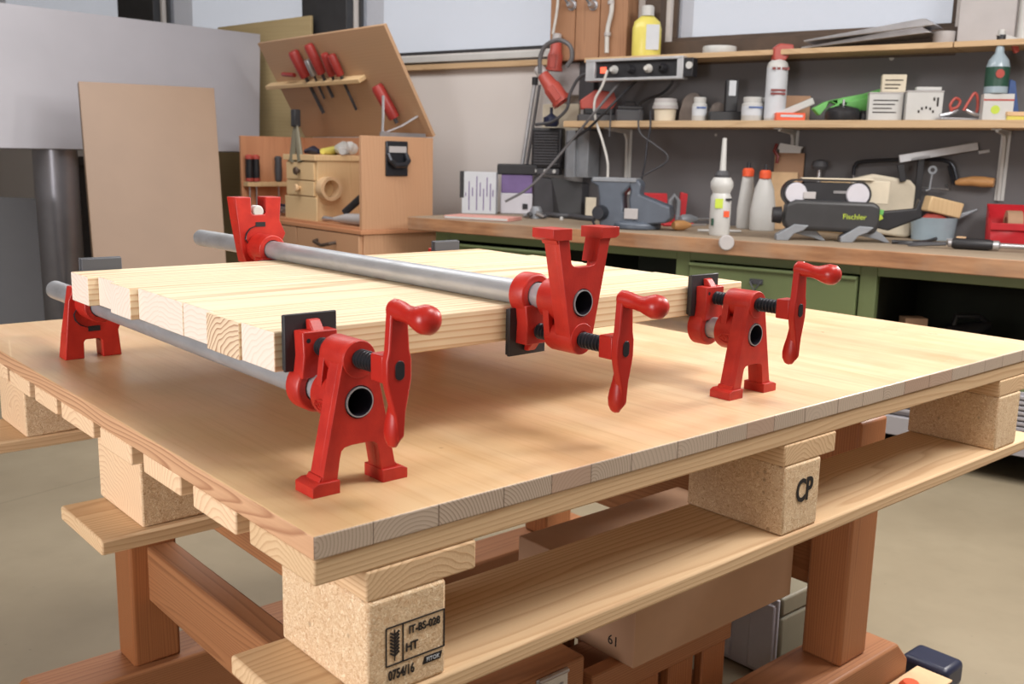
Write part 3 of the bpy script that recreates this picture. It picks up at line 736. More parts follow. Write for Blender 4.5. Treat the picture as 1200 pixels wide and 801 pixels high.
def cee(name, label, px, py, Y, s, tilt):
    P = wp(px, py, 1, Y); t = thing(name, label, 'plug', P, AL*.6)
    Mx = Matrix.Rotation(tilt, 4, 'Y')
    mb = MB().at(Mx).lathe([(0,-.075*s),(.030*s,-.075*s),(.036*s,-.07*s),(.036*s,-.01*s),(.030*s,.0),(.024*s,.05*s),(.018*s,.06*s)], 22); mb.box(-.012*s, .012*s, -.045*s, -.02*s, -.07*s, -.01*s)
    mb.build('plug_body', M['redplug'], t)
    MB().at(Mx).lathe([(.018*s,.052*s),(.022*s,.055*s),(.022*s,.085*s),(.012*s,.09*s)], 18).build('collar', M['palegrey'], t)
    mb = MB().at(Mx).lathe([(.031*s,-.083*s),(.041*s,-.083*s),(.041*s,-.068*s),(.031*s,-.068*s),(.031*s,-.083*s)], 22); mb.build('rim', M['redplug'], t)
    return t
M['redplug'] = plain('red_plug', (170, 72, 62), .45, var=.06)
cee('red_plug', 'large red plug tilted to the left with a looped cable, below the window', 645, 100, 3.72, 1.25, R(-38))
cee('red_plug', 'upper red plug hanging straight under its white collar, left of the post', 651, 62, 3.78, 1.05, R(4))
MB  # noqa
t = thing('socket_box', 'grey wall socket housing behind the red plugs', 'socket', wp(671, 96, 1, WY-.03))
t.location.y = WY-.06
MB().box(-.12, .06, -.0, .058, -.07, .09).build('housing', M['palegrey'], t, bevel=.006)
MB().box(.062, .15, -.01, .04, -.10, .10).build('cover', M['darkgrey'], t, bevel=.006)
MB().box(-.16, .06, .0, .03, -.34, -.11).build('back_plate', M['beige'], t, bevel=.004)
MB().box(.075, .10, -.005, .03, -.30, -.07).build('bar', M['palegrey'], t, bevel=.002)
cable('thick_cable', 'grey cable looping over the red plugs', W3([(633,86),(633,68),(640,53),(655,47),(668,54),(670,68),(664,78)], 3.68), .011, 'cordgrey')
cable('thick_cable', 'dark cable curving down from the red plugs to the wall box', W3([(700,84),(680,90),(668,110),(664,128),(648,142),(628,146)], 3.70), .008, 'darkgrey')
cable('power_cable', 'thin pale cord coming down from above to the upper red plug', W3([(656,-30),(653,10),(648,40)], 3.78), .007, 'cordwhite')
t = thing('blue_plug', 'dark blue plug standing at the end of the curved dark cable', 'plug', wp(646, 140, 1, 3.78), AL)
MB().lathe([(0,-.035),(.03,-.035),(.04,-.02),(.04,.01),(.02,.02),(.008,.03),(.008,.06),(0,.06)], 18).build('plug_body', M['navy'], t)
t = thing('wall_speaker', 'black slotted box with rounded frame hung on the wall above the bench', 'speaker', wp(640, 173, 1, 3.80)); t.rotation_euler.z = R(10)
MB().box(-.085, .085, 0, .09, -.105, .10).build('case', M['black'], t, bevel=.012, seg=3)
mb = MB()
for k_ in range(12): mb.box(-.066, .066, -.006, .001, -.085+k_*.014, -.077+k_*.014)
mb.build('grille', M['darkgrey'], t)
for x in (-.06, .0, .05): MB().cyl(.010, -.004, .0, 12, (x, 0, -.118), 'y').build('knob', M['white'], t)
MB().box(-.075, .075, .0, .05, -.135, -.106).build('foot_bar', M['darkgrey'], t, bevel=.003)
t = thing('metal_profile', 'vertical grey sheet metal channel on the wall below the shelf end', 'channel', wp(676, 178, 1, 3.80))
mb = MB().prism([(-.07,.0),(-.03,-.05),(.02,-.05),(.02,-.03),(.085,-.03),(.085,.08),(-.07,.08)], 'z', -.125, .105); mb.build('channel', M['greycast'], t, bevel=.003)
# pole leaning in the corner left of the socket box
t = thing('leaning_pole', 'thin grey aluminium pole leaning beside the red plugs', 'pole', wp(608, 200, 1, 3.62))
t.location = wp(604, 236, 1, 3.86); t.location.z = BT+.001; base = t.location.copy()
a = Vector((0, 0, 0)); b = wp(627, 95, 1, 3.86) - base
MB().tube([a+Vector((0,0,.012)), b], .011, 12).build('pole', M['alu'], t); MB().tube([a+Vector((.03,.0,.012)), b+Vector((.03,.0,-.02))], .008, 10).build('side_rod', M['cordgrey'], t)
MB().lathe([(0,-.02),(.016,-.02),(.016,.02),(0,.02)], 12, b).build('tip', M['black'], t)

# ------------------------------------------------------------------ shelf things (left to right)
Ys = 3.77
t, k = put('power_tool', 'red and black palm tool lying on the shelf under the power strip', 'power tool', 702, 132, z=SH, Y=3.80)
bx(t, 'base', 'black', 36, 16, 8, 16, k, bevel=.006)
mb = MB().prism([(-22*k,14*k),(14*k,14*k),(20*k,22*k),(16*k,34*k),(-6*k,36*k),(-23*k,24*k)], 'y', -8*k, 8*k); mb.build('red_cover', M['redplug'], t, bevel=.006, seg=3)
bx(t, 'tray', 'darkgrey', 50, 22, 0, 8, k, bevel=.004)
t, k = put('grey_case', 'low dark grey case on the shelf behind the hanging cords', 'case', 737, 142, z=SH, Y=3.80)
bx(t, 'case_body', 'darkgrey', 32, 18, 0, 14, k, bevel=.006); bx(t, 'case_lid', 'black', 30, 17, 14, 18, k, bevel=.004)
MB().tube([(-8*k,0,18*k),(-6*k,0,23*k),(6*k,0,23*k),(8*k,0,18*k)], .004, 8).build('case_handle', M['black'], t)
t, k = put('glass_bottle', 'small dark red bottle hanging by the cords above the shelf', 'bottle', 737, 120, z=1.30, Y=3.75)
t.location.z = SH + 19*k
pot(t, k, [('bottle', 'darkred', [(0,0),(5,0),(6,3),(6,12),(4,15),(0,15)]), ('cap', 'palegrey', [(0,15),(5,15),(5,18),(0,18)])])if False else None
bpy.data.objects.remove(t)
t, k = put('tub_stack', 'pale plastic tub with a stack of white lids on the shelf', 'tub', 779, 142, z=SH, Y=Ys)
pot(t, k, [('tub', 'beige', [(0,0),(12,0),(13,14),(0,14)]), ('lid', 'palegrey', [(0,14.2),(15,14.2),(15,18),(0,18)]), ('lid', 'white', [(0,18.2),(14,18.2),(14,21.5),(0,21.5)]), ('lid', 'palegrey', [(0,21.7),(13,21.7),(13,26),(0,26)])])
def rag(name, label, px, py, w, h, mt, z=SH, Y=Ys, d=.5, seed=1, cat='cloth', group=None):
    t, k = put(name, label, cat, px, py, z=z, Y=Y)
    random.seed(seed); n = 20; m = 10; vs = []; fs = []
    for j in range(m+1):
        for i in range(n):
            a = 2*PI*i/n; q = j/m; r = math.cos(q*PI/2)**.6 if j < m else 0
            w_ = 1 + .16*math.sin(3*a+seed) + .10*math.sin(7*a+2*seed+3*q) + random.uniform(-.04, .04)
            vs.append((w*k/2*r*w_*math.cos(a), w*k/2*d*r*w_*math.sin(a), h*k*math.sin(q*PI/2)*(1+.12*math.sin(2*a+seed*2)*(q > .1))))
    for j in range(m):
        for i in range(n): fs.append((j*n+i, j*n+(i+1) % n, (j+1)*n+(i+1) % n, (j+1)*n+i))
    fs.append(tuple(reversed(range(n))))
    o = MB().add(vs, fs).build('folds', M[mt], t, ang=60); return t
rag('rag', 'crumpled grey brown rag on the shelf behind the small bottle', 811, 142, 40, 32, 'greybrown', seed=3, Y=3.83) if 'greybrown' in M else None
M['greybrown'] = plain('grey_brown_cloth', (122, 112, 106), .9, var=.15, sc=12); M['darkred'] = plain('dark_red', (120, 40, 36), .4)
rag('rag', 'crumpled grey brown rag on the shelf behind the small bottle', 812, 142, 34, 30, 'greybrown', seed=3, Y=3.84)
def tubby(label, px, w, h, cap, mt='white', Y=3.72):
    t, k = put('pill_bottle', label, 'bottle', px, 142, z=SH, Y=Y); r = w/2
    pot(t, k, [('bottle', mt, [(0,0),(r-.6,0),(r,1),(r,h-cap-2),(r-2,h-cap)]), ('cap', 'white', [(0,h-cap),(r-1.6,h-cap),(r-1.2,h-.8),(r-2,h),(0,h)]), ('label_band', 'label', [(r+.15,h*.22),(r+.15,h*.62)])])
    lines(t, k, -r*.6, r*.7, [h*.52], -(r+.3), 'blueglass', 2); return t
tubby('small white bottle with blue print on the shelf before the rag', 819, 17, 27, 6)
tubby('wide white tub with screw lid on the shelf, left of the spray can', 881, 25, 27, 6)
tubby('grey white tub half hidden behind the spray can', 898, 22, 27, 5, Y=3.80)
rag('work_glove', 'grey glove lying on the shelf beside the black upright box', 841, 132, 24, 20, 'greybrown', seed=8, Y=3.82, z=SH)
t, k = put('storage_box', 'black upright box with white label standing on a low black tray', 'box', 850, 142, z=SH, Y=3.75)
bx(t, 'tray', 'black', 40, 16, 0, 11, k, bevel=.003); bx(t, 'upright_box', 'black', 14, 10, 11, 47, k, x=5, bevel=.003)
bx(t, 'white_tag', 'label', 8, .6, 29, 46, k, x=5, y=-5.4, bevel=0)
t, k = put('spray_can', 'tall white spray can with red nozzle cap on the shelf', 'spray can', 907, 142, z=SH, Y=3.72)
pot(t, k, [('can', 'white', [(0,0),(11.4,0),(12,1),(12,62),(10.5,66),(7,69),(0,69)]), ('label_band', 'label', [(12.12,3),(12.12,60)])])
mb = MB().prism([(-7*k,68*k),(7*k,68*k),(10*k,72*k),(16*k,80*k),(15*k,86*k),(-1*k,87*k),(-7*k,82*k)], 'y', -7*k, 7*k); mb.build('nozzle_cap', M['redcap'] if 'redcap' in M else M['redplug'], t, bevel=.006, seg=3)
mb = MB()
for x0 in (-9, -3.5, 2, 6.5): mb.box(x0*k, (x0+4)*k, -12.1*k, -11*k, 57*k, 60*k)
for z in (33, 29): mb.box(-9*k, 8*k, -12.15*k, -11.0*k, z*k, (z+2.6)*k)
mb.build('print', M['darkred'], t)
t, k = put('carton', 'orange and white flat carton on the shelf right of the spray can', 'box', 925, 142, z=SH, Y=3.70, rz=AL)
bx(t, 'carton_body', 'orange', 34, 10, 0, 9, k, bevel=.002); lines(t, k, -12, 14, [4], -5.2, 'label', 2.6)
t, k = put('glue_tube', 'white tube leaning on the orange carton', 'tube', 932, 132, z=SH, Y=3.735)
t.location.z = SH + .05
mb = MB().at(Matrix.Rotation(R(-24), 4, 'Y')).box(-22*k, 22*k, -4*k, 4*k, -3*k, 5*k); mb.build('tube_body', M['white'], t, bevel=.004)
MB().at(Matrix.Rotation(R(-24), 4, 'Y')).cyl(3*k, -27*k, -22*k, 12, (0, 0, k), 'x').build('tube_cap', M['white'], t)
t, k = put('carton', 'plain pale carton standing behind the leaning white tube', 'box', 932, 142, z=SH, Y=3.86)
bx(t, 'carton_body', 'card', 30, 8, 0, 30, k, bevel=.002)
# green cover, router base below it
t, k = put('green_cover', 'bright green moulded plastic guard lying across the shelf', 'plastic guard', 1004, 142, z=SH, Y=3.84)
prof = [(-54,14),(-40,22),(-20,27),(4,32),(30,40),(44,50),(52,44),(54,24),(30,13),(8,10),(-20,16),(-34,22),(-46,6)]
mb = MB().prism([(x*k*1.0, z*k) for x, z in prof], 'y', -7*k, 4*k); mb.prism([(x*k*.8+4*k, z*k*.8+2*k) for x, z in prof], 'y', -12*k, -6*k); mb.build('shell', M['leaf'], t, bevel=.006, seg=3)
bx(t, 'resting_foot', 'leaf', 20, 12, 0, 14, k, x=34, bevel=.004)
t, k = put('round_tool', 'dark round tool with small spindle under the green guard', 'tool', 987, 142, z=SH, Y=3.71)
pot(t, k, [('disc', 'black', [(0,0),(19,0),(20,2),(20,10),(17,14),(6,17),(0,17)]), ('spindle', 'steel', [(0,17),(1.5,17),(1.5,24),(0,24)])])
t, k = put('round_tool', 'small black knob tool between the green guard and the printed box', 'tool', 1012, 142, z=SH, Y=3.76)
pot(t, k, [('body', 'black', [(0,0),(9,0),(9,8),(5,12),(0,12)])])
def pbox(name, label, px, w, h, d, mt, y0=142, Y=3.72, base=0, rz=AL*.62, prints=None, lid=None, cat='box'):
    t, k = put(name, label, cat, px, y0, z=SH, Y=Y, rz=rz); t.location.z = SH+.0006+base*k
    a = abs(AL-rz); ww = (w - d*math.sin(a))/math.cos(a)
    bx(t, 'box_body', mt, ww, d, 0, h, k, bevel=.002)
    if lid: bx(t, 'lid', lid, ww+1, d+1, h, h+1.6, k, bevel=.001)
    if prints: lines(t, k, -ww*.38, ww*.36, prints, -d/2-.2)
    return t, k, ww
pbox('printed_box', 'white box with four lines of print on the shelf, small box on top', 1035, 41, 30, 22, 'white', prints=[22, 17.5, 13, 8.5], lid='blueish' if 'blueish' in M else 'palegrey')
t, k, w_ = pbox('small_box', 'small beige printed box on top of the white lettered box', 1043, 29, 20, 14, 'beige', base=32.2, Y=3.74, prints=[13, 8, 4])
t, k, w_ = pbox('speckled_box', 'pale blue white box with a crown mark, right of the green guard', 1080, 43, 32, 20, 'white', lid='palegrey')
mb = MB()
for i in range(5): a = R(30+30*i); mb.box((2+9*math.cos(a)-1)*k, (2+9*math.cos(a)+1)*k, -10.4*k, -9.9*k, (4+9*math.sin(a))*k, (7+9*math.sin(a))*k)
mb.box(9*k, 11*k, -10.4*k, -9.9*k, 22*k, 26*k); mb.box(13*k, 15*k, -10.4*k, -9.9*k, 16*k, 26*k); mb.build('print', M['ink'], t)
t2, k, w_ = pbox('paper_pad', 'curled white paper lying on the pale box', 1084, 30, 4, 14, 'white', base=34.2, Y=3.74)
# red handled clamps on a tray
t, k = put('steel_tray', 'flat steel tray at the shelf front holding red handled snips', 'tray', 1123, 142, z=SH, Y=3.71)
bx(t, 'tray_base', 'steel', 46, 16, 0, 3, k, bevel=.002)
for px, lb, s in [(1117, 'red handled snips on the steel tray, curled handle at left', 1), (1136, 'red handled snips on the steel tray, upright right handle', -1)]:
    t, k = put('snips', lb, 'snips', px, 139, z=SH, Y=3.71); t.location.z = SH+.0006+3.2*k
    MB().tube([Vector(p)*k for p in [(-s*16,0,2),(-s*6,0,4),(s*2,0,7),(s*5,0,9)]], [2.4*k,2.6*k,2.2*k,1.2*k], 10).build('jaws', M['steel'], t)
    if s == 1: h_ = [(-2,0,6),(-5,0,14),(0,0,22),(6,0,19),(3,0,12),(-4,0,10)]
    else: h_ = [(-8,0,8),(-3,0,18),(3,0,28),(7,0,22),(8,0,8),(4,0,3)]
    MB().tube(curve([Vector(p)*k for p in h_], 5), 1.7*k, 8).build('handle', M['redplug'], t)
t, k, w_ = pbox('filter_box', 'white box with red stripe under the clear spray bottle', 1166, 36, 30, 18, 'white', lid=None)
mb = MB().box(-w_*.5*k, w_*.5*k, -9.3*k, -8.9*k, 22*k, 24*k); mb.build('print', M['redplug'], t); MB().cyl(5*k, -9.35*k, -9*k, 12, (-3*k, 0, 12*k), 'y').build('badge', M['lime'], t)
M['clear'] = plain('clear_plastic', (150, 166, 176), .2, var=.06); M['labeldark'] = plain('label_green', (38, 74, 60), .4)
t, k = put('spray_bottle', 'clear spray bottle with dark label standing on the striped white box', 'spray bottle', 1166, 112, z=SH, Y=3.72); t.location.z = SH+.0012+30*k
pot(t, k, [('bottle', 'clear', [(0,0),(12,0),(13,1),(13,30),(11,38),(5,46),(4,57),(0,57)]), ('label_band', 'labeldark', [(13.1,8),(13.1,30)]), ('neck_ring', 'black', [(0,57),(5,57),(5,66),(0,66)])])
MB().cyl(5*k, -13.6*k, -13*k, 14, (-3*k, 0, 22*k), 'y').build('badge', M['redplug'], t)
mb = MB().prism([(-6*k,66*k),(5*k,66*k),(22*k,62*k),(24*k,58*k),(20*k,56*k),(6*k,58*k)], 'y', -3.5*k, 3.5*k); mb.lathe([(0,66*k),(4*k,66*k),(4*k,72*k),(0,72*k)], 12); mb.build('spray_head', M['white'], t, bevel=.002)
mb = MB().prism([(13*k,62*k),(18*k,60*k),(22*k,48*k),(17*k,46*k),(13*k,54*k)], 'y', -2.4*k, 2.4*k); mb.build('trigger', M['redplug'], t, bevel=.002)
t, k = put('plastic_wedge', 'light blue wedge standing on the shelf behind the striped box', 'wedge', 1186, 142, z=SH, Y=3.84)
MB().prism([(-10*k,0),(8*k,0),(-2*k,46*k),(-8*k,48*k)], 'y', -2*k, 2*k).build('wedge', M['bluelight'] if 'bluelight' in M else M['blueglass'], t, bevel=.002)
t, k = put('wood_offcut', 'small wooden offcut with yellow pad at the right shelf end', 'offcut', 1190, 141, z=SH, Y=3.73)
bx(t, 'offcut', 'skin', 26, 12, 5, 10, k, bevel=.002); bx(t, 'pad', 'yellow', 20, 10, 0, 5, k, x=-2, bevel=.002)

# ------------------------------------------------------------------ bench things (left to right)
t, k = put('magazine_file', 'white patterned magazine file at the left end of the bench', 'file', 562, 250, z=BT, rz=AL*.8)
bx(t, 'file_body', 'label', 40, 16, 0, 48, k, bevel=.002)
mb = MB()
for i, x in enumerate((-16,-12,-8,-3,1,5,9,13,16)): mb.box((x)*k, (x+1.2)*k, -8.3*k, -8*k, (4 if i % 2 else 20)*k, (24+(i*13 % 20))*k)
mb.build('print', M['purple'], t); bx(t, 'dark_spine', 'black', 5, 16.6, 18, 48.5, k, x=-20, bevel=.001)
t, k = put('canister', 'purple and white tin with black lid beside the magazine file', 'canister', 605, 246, z=BT, rz=AL)
bx(t, 'body', 'casegrey', 37, 24, 0, 24, k, bevel=.006); bx(t, 'purple_band', 'purple', 36, 23, 24, 45, k, bevel=.004); bx(t, 'lid', 'black', 46, 26, 45, 57, k, bevel=.006)
bx(t, 'latch', 'black', 6, 2, 6, 12, k, x=10, y=-12.4, bevel=.001)
t, k = put('metal_box', 'dark grey sheet metal box on the bench under the slotted black box', 'box', 657, 247, z=BT, Y=3.83, rz=R(4))
mb = MB().prism([(-34*k,0),(30*k,0),(30*k,38*k),(-34*k,44*k)], 'y', -6*k, 12*k); mb.build('housing', M['darkgrey'], t, bevel=.003)
MB().add([(-10*k,-6.2*k,44*k),(30*k,-6.2*k,39*k),(8*k,-16*k,2*k),(-6*k,-6.2*k,0),(30*k,-6.2*k,0)], [(0,1,2),(0,2,3),(1,4,2),(2,4,3)]).build('folded_flap', M['mullion'], t)
t, k = put('notebook', 'pink covered notebook lying flat on the bench edge', 'notebook', 566, 257, z=BT, rz=R(12))
bx(t, 'cover', 'pink', 82, 40, 0, 4, k, bevel=.001); bx(t, 'pages', 'white', 80, 41, .8, 3.2, k, bevel=0)
cable('chain', 'dark braided chain lying on the bench behind the notebook', [(lambda p: Vector((p.x, p.y, BT+.014)))(wp(x, 250, 1, y)) for x, y in [(640,3.66),(655,3.64),(668,3.66),(683,3.60),(697,3.58)]], .013, 'darkgrey', 'chain')
t, k = put('drill_chuck', 'grey key chuck and cable knot on the bench beside the notebook', 'chuck', 628, 256, z=BT, rz=AL)
for i in range(6):
    a = R(i*55); MB().tube([(math.cos(a)*4*k, math.sin(a)*4*k, 4*k), (math.cos(a)*11*k, math.sin(a)*9*k, (3+2*(i % 3))*k), (math.cos(a+.5)*16*k, math.sin(a+.5)*9*k, 3*k)], [3*k,2.6*k,1.6*k], 8).build('jaw', M['steel' if i % 2 else 'darkgrey'], t)
MB().lathe([(0,0),(7*k,0),(7*k,10*k),(5*k,14*k),(0,14*k)], 14).build('body', M['greycast'], t)
for i, (x, y) in enumerate([(658,258),(684,258),(691,257)]):
    t, k = put('wall_plug', 'small white plastic plug on the bench before the chain', 'plug', x, y, z=BT, group='white plastic plugs on the bench')
    MB().lathe([(0,0),(2*k,0),(2.4*k,2*k),(1.6*k,4*k),(0,4*k)], 10).build('plug_body', M['white'], t)
t, k = put('white_block', 'small cream block standing behind the vise', 'block', 692, 244, z=BT)
bx(t, 'block_body', 'beige', 12, 10, 0, 24, k)
# vise
t, k = put('bench_vise', 'blue grey bench vise mounted at the bench front', 'vise', 738, 268, z=BT, rz=R(14))
mb = MB()
mb.lathe([(0,0),(30*k,0),(30*k,7*k),(26*k,9*k),(0,9*k)], 24, (4*k, 10*k, 0))
mb.prism([(-36,2),(-14,2),(-12,24),(-16,34),(-20,48),(-14,56),(-46,56),(-45,50),(-38,42),(-38,20)] and [(x*k, z*k) for x, z in [(-33,0),(8,0),(8,18),(-6,20),(-8,40),(0,48),(4,56),(-46,57),(-46,52),(-38,48),(-36,38),(-35,10)]], 'y', -12*k, 12*k)
mb.build('front_jaw', M['viseblue'], t, bevel=.008, seg=3)
mb = MB().prism([(x*k, z*k) for x, z in [(4,4),(44,9),(50,14),(48,28),(30,34),(12,40),(14,52),(10,57),(-2,57),(2,44),(0,34),(2,20)]], 'y', -11*k, 13*k); mb.build('rear_jaw', M['viseblue'], t, bevel=.008, seg=3)
MB().box(-44*k, 8*k, -13*k, 13*k, 54*k, 58.5*k).build('jaw_plate', M['greycast'], t, bevel=.002)
MB().box(-4*k, 12*k, -14*k, -11*k, 12*k, 24*k).build('slide', M['palegrey'], t, bevel=.002)
mb = MB().lathe([(0,-26*k),(7*k,-26*k),(9*k,-20*k),(9*k,-12*k),(0,-12*k)], 16, (-32*k, 0, 18*k), 'y'); mb.tube([(-34*k,-22*k,20*k),(-38*k,-24*k,8*k),(-34*k,-26*k,1.8*k)], 1.6*k, 8); mb.build('spindle', M['blackmetal'], t)
t, k = put('screw_clamp', 'red screw clamps lying behind the vise', 'clamp', 772, 252, z=BT, rz=AL)
mb = MB().prism([(x*k, z*k) for x, z in [(-24,0),(30,0),(32,34),(24,36),(22,10),(10,8),(8,34),(-24,34)]], 'y', -5*k, 5*k); mb.build('frame', M['binred'], t, bevel=.004)
MB().tube([(12*k,-6*k,4*k),(12*k,-6*k,26*k),(16*k,-6*k,32*k),(21*k,-6*k,26*k),(21*k,-6*k,4*k)], 3*k, 10).build('arm', M['greycast'], t)
for (px, py, L_, rz, lb, mt) in [(800, 270, 30, .35, 'screwdriver with turned wooden handle lying before the glue bottle', 'handle_wood'), (808, 262, 34, .9, 'grey chisel lying on red handled pliers near the glue bottle', 'greycast')]:
    t, k = put('screwdriver' if mt == 'handle_wood' else 'chisel', lb, 'hand tool', px, py, z=BT, rz=AL+.5)
    MB().lathe([(0,-14*k),(4*k,-14*k),(6*k,-10*k),(6*k,0),(4*k,6*k),(3*k,10*k),(0,10*k)], 14, (0, 0, 6*k), 'x').build('handle', M[mt], t)
    MB().cyl(1.4*k, 10*k, 34*k, 8, (0, 0, 6*k), 'x').build('blade', M['steel'], t)
t, k = put('pliers', 'red handled pliers lying flat left of the glue bottle', 'pliers', 790, 265, z=BT, rz=AL)
for s in (-1, 1): MB().tube([(-14*k, s*8*k, 2.2*k), (0, s*4*k, 2.2*k), (14*k, -s*1*k, 2.2*k), (22*k, -s*1*k, 2.2*k)], 2*k, 8).build('handle', M['binred'], t)
t, k = put('glue_bottle', 'white glue bottle with long nozzle and lime label at the bench edge', 'bottle', 840, 276, z=BT)
t.location.y += .02
pot(t, k, [('bottle', 'white', [(0,0),(11,0),(12,2),(12,44),(10,49),(13,56),(13,62),(10,67),(0,67)]), ('cap', 'darkgrey', [(0,66),(8.5,66),(9,70),(6,75),(0,75)]), ('nozzle', 'white', [(0,74),(3.8,74),(2.4,112),(0,112)])])
mb = MB(); mb.box(-9*k, 0*k, -12.4*k, -11*k, 32*k, 43*k); mb.build('lime_patch', M['lime'], t); MB().box(1.5*k, 8*k, -12.5*k, -9*k, 22*k, 29*k).build('hazard_patch', M['orange'], t)
MB().box(3*k, 10*k, -12.5*k, -6*k, 41*k, 43.5*k).build('print', M['black'], t); MB().box(-11.5*k, -9*k, -9*k, -5*k, 12*k, 20*k).build('teal_patch', M['labeldark'], t)
mb = MB(); bar_ = [( -24,.4),(24,.4)]; mb.tube([(-26*k,0,3*k),(27*k,4*k,3*k)], 1.6*k, 8)
t = put('white_dowel', 'thin white rod lying behind the glue bottle', 'rod', 836, 273, z=BT)[0]; t.location.y += .055
MB().tube([(-26*k,0,1.8*k),(27*k,0,1.8*k)], 1.6*k, 8).build('rod', M['white'], t)
for px, dx, lb in [(873, 0, 'left of the two white bottles with orange caps'), (893, 0, 'right and fuller of the two white bottles with orange caps')]:
    big = px > 880
    t, k = put('adhesive_bottle', lb, 'bottle', px, 262, z=BT, Y=3.76 if px < 880 else 3.70, group=None)
    r = 15 if big else 10.5
    mb = MB().lathe([(0,0),((r-1)*k,0),(r*k,2*k),(r*k,24*k),((r*.75)*k,48*k),(6.4*k,60*k),(0,60*k)], 22); mb.v = [Vector((v.x, v.y*.6, v.z)) for v in mb.v]; mb.build('bottle_body', M['white'], t)
    pot(t, k, [('cap', 'orange', [(0,60),(6.6,60),(6.8,67),(5,69.5),(0,69.5)]), ('tip', 'black', [(0,69.5),(2.4,69.5),(1.8,76),(0,76)])])
t, k = put('dish', 'clear round dish hooked on the bench edge below the glue bottle', 'dish', 851, 284, Y=3.09)
MB().lathe([(0,-.010),(8*k,-.010),(9*k,-.007),(9*k,.0),(0,0)], 24, (0, 0, 0), 'y').build('dish', M['palegrey'], t)
t, k = put('cardboard_stand', 'folded brown cardboard and wood behind the orange capped bottles', 'cardboard', 918, 262, z=BT, Y=3.845, rz=R(8))
bx(t, 'card_back', 'card', 34, 3, 0, 88, k, y=8, bevel=.001); bx(t, 'wood_front', 'skin', 30, 3, 0, 66, k, x=-3, y=3, bevel=.001)
mb = MB().prism([(x*k, z*k) for x, z in [(-12,92),(14,92),(16,95),(-10,99)]], 'y', -2*k, 2*k); mb.box(-10*k, 14*k, -2*k, 2*k, 88*k, 92.5*k); mb.build('white_spout', M['white'], t)
MB().tube([(-14*k,0,98*k),(-16*k,-2*k,90*k),(-11*k,-3*k,84*k),(-12*k,-3*k,76*k)], 2*k, 8).build('red_trigger', M['darkred'], t)
# belt sander on its stand
t, k = put('belt_sander', 'black and grey belt sander clamped upside down on grey metal feet', 'sander', 975, 282, z=BT, rz=AL*.75)
mb = MB().prism([(x*k, z*k) for x, z in [(-54,12),(44,10),(48,18),(48,42),(40,46),(-46,47),(-56,42),(-58,20)]], 'y', -17*k, 18*k); mb.build('motor_body', M['mullion'], t, bevel=.014, seg=4)
MB().lathe([(0,-70*k),(9*k,-70*k),(10*k,-60*k),(0,-58*k)], 16, (0, 0, 28*k), 'x').build('knob', M['black'], t)
def stad(r, x0, x1, zc): return circ(x1*k, zc*k, r*k, 14, -PI/2, PI/2, True) + circ(x0*k, zc*k, r*k, 14, PI/2, 3*PI/2, True)
MB().prism(stad(16, -45, 22, 54), 'y', -10*k, 18*k, [stad(14.4, -45, 22, 54)]).build('sanding_belt', M['black'], t)
MB().box(-38*k, 14*k, -8*k, 14*k, 40*k, 67*k).build('belt_frame', M['black'], t, bevel=.002)
for x, r in ((-46, 12.5), (23, 13.2)): MB().lathe([(0,-11*k),(r*k-.004,-11*k),(r*k,-9*k),(r*k,16*k),(0,16*k)], 24, (x*k, 0, 54*k), 'y').build('roller', M['casegrey'], t)
MB().box(-38*k, -24*k, -12*k, -6*k, 48*k, 56*k).build('tension_lever', M['palegrey'], t, bevel=.002); MB().box(-4*k, 12*k, -9*k, -5*k, 55*k, 58*k).build('guide_rod', M['steel'], t)
mb = MB().box(24*k, 58*k, -6*k, 16*k, 44*k, 70*k); mb.box(-40*k, 40*k, -11*k, 14*k, 70.4*k, 72.0*k); mb.box(-34*k, 10*k, -10*k, -8*k, 38*k, 41*k); mb.build('guard', M['beige'], t, bevel=.006)
for x in (-44, 28):
    mb = MB().prism([((x-22)*k,0),((x-8)*k,0),((x-2)*k,8*k),((x+8)*k,12*k),((x+14)*k,18*k),((x-2)*k,19*k),((x-22)*k,6*k)], 'y', -20*k, 0); mb.prism([((x-2)*k,8*k),((x+22)*k,3*k),((x+30)*k,0),((x+36)*k,0),((x+26)*k,10*k),((x+12)*k,18*k)], 'y', -6*k, 12*k)
    mb.build('stand_foot', M['greycast'], t, bevel=.003)
mb = MB().prism([(x*k, z*k) for x, z in [(40,18),(60,14),(96,30),(94,42),(92,52),(88,40),(54,36),(40,36)]], 'y', -8*k, 6*k); mb.build('rear_handle', M['black'], t, bevel=.005, seg=3)
for x, z, a in ((44, 36, 8), (44, 26, -30)): MB().at(Matrix.Translation((x*k, -9*k, z*k)) @ Matrix.Rotation(R(a), 4, 'Y')).box(-7*k, 9*k, -.5*k, .5*k, -3*k, 3*k).build('accent_plate', M['lime'] if z < 30 else M['leaf'], t)
text('Fischler', 8.5*k, M['lime'], t, Matrix.Translation((20*k, -17.3*k, 29*k)) @ FRONT, 'maker_lettering', .0004)
t, k = put('dust_bag', 'large beige cloth dust bag with black edge strip behind the sander', 'bag', 1034, 277, z=BT, rz=AL*.7)
t.location.y += .0
mb = MB().prism([(x*k, z*k) for x, z in [(-40,10),(-14,4),(24,0),(30,2),(32,58),(24,66),(-16,72),(-40,66)]], 'y', -8*k, 12*k); mb.build('cloth', M['beige'], t, bevel=.012, seg=4)
bx(t, 'edge_strip', 'black', 3, 20, 2, 62, k, x=32, bevel=.002)
t, k = put('wood_offcut', 'flat wooden box lid leaning on the backboard behind the sander', 'offcut', 1000, 268, z=BT, Y=3.84, rz=0)
bx(t, 'board', 'birch', 84, 4, 0, 62, k, bevel=.002)
t, k = put('scrap_basket', 'clear tub full of wooden and red offcuts beside the dust bag', 'tub', 1092, 270, z=BT, rz=AL)
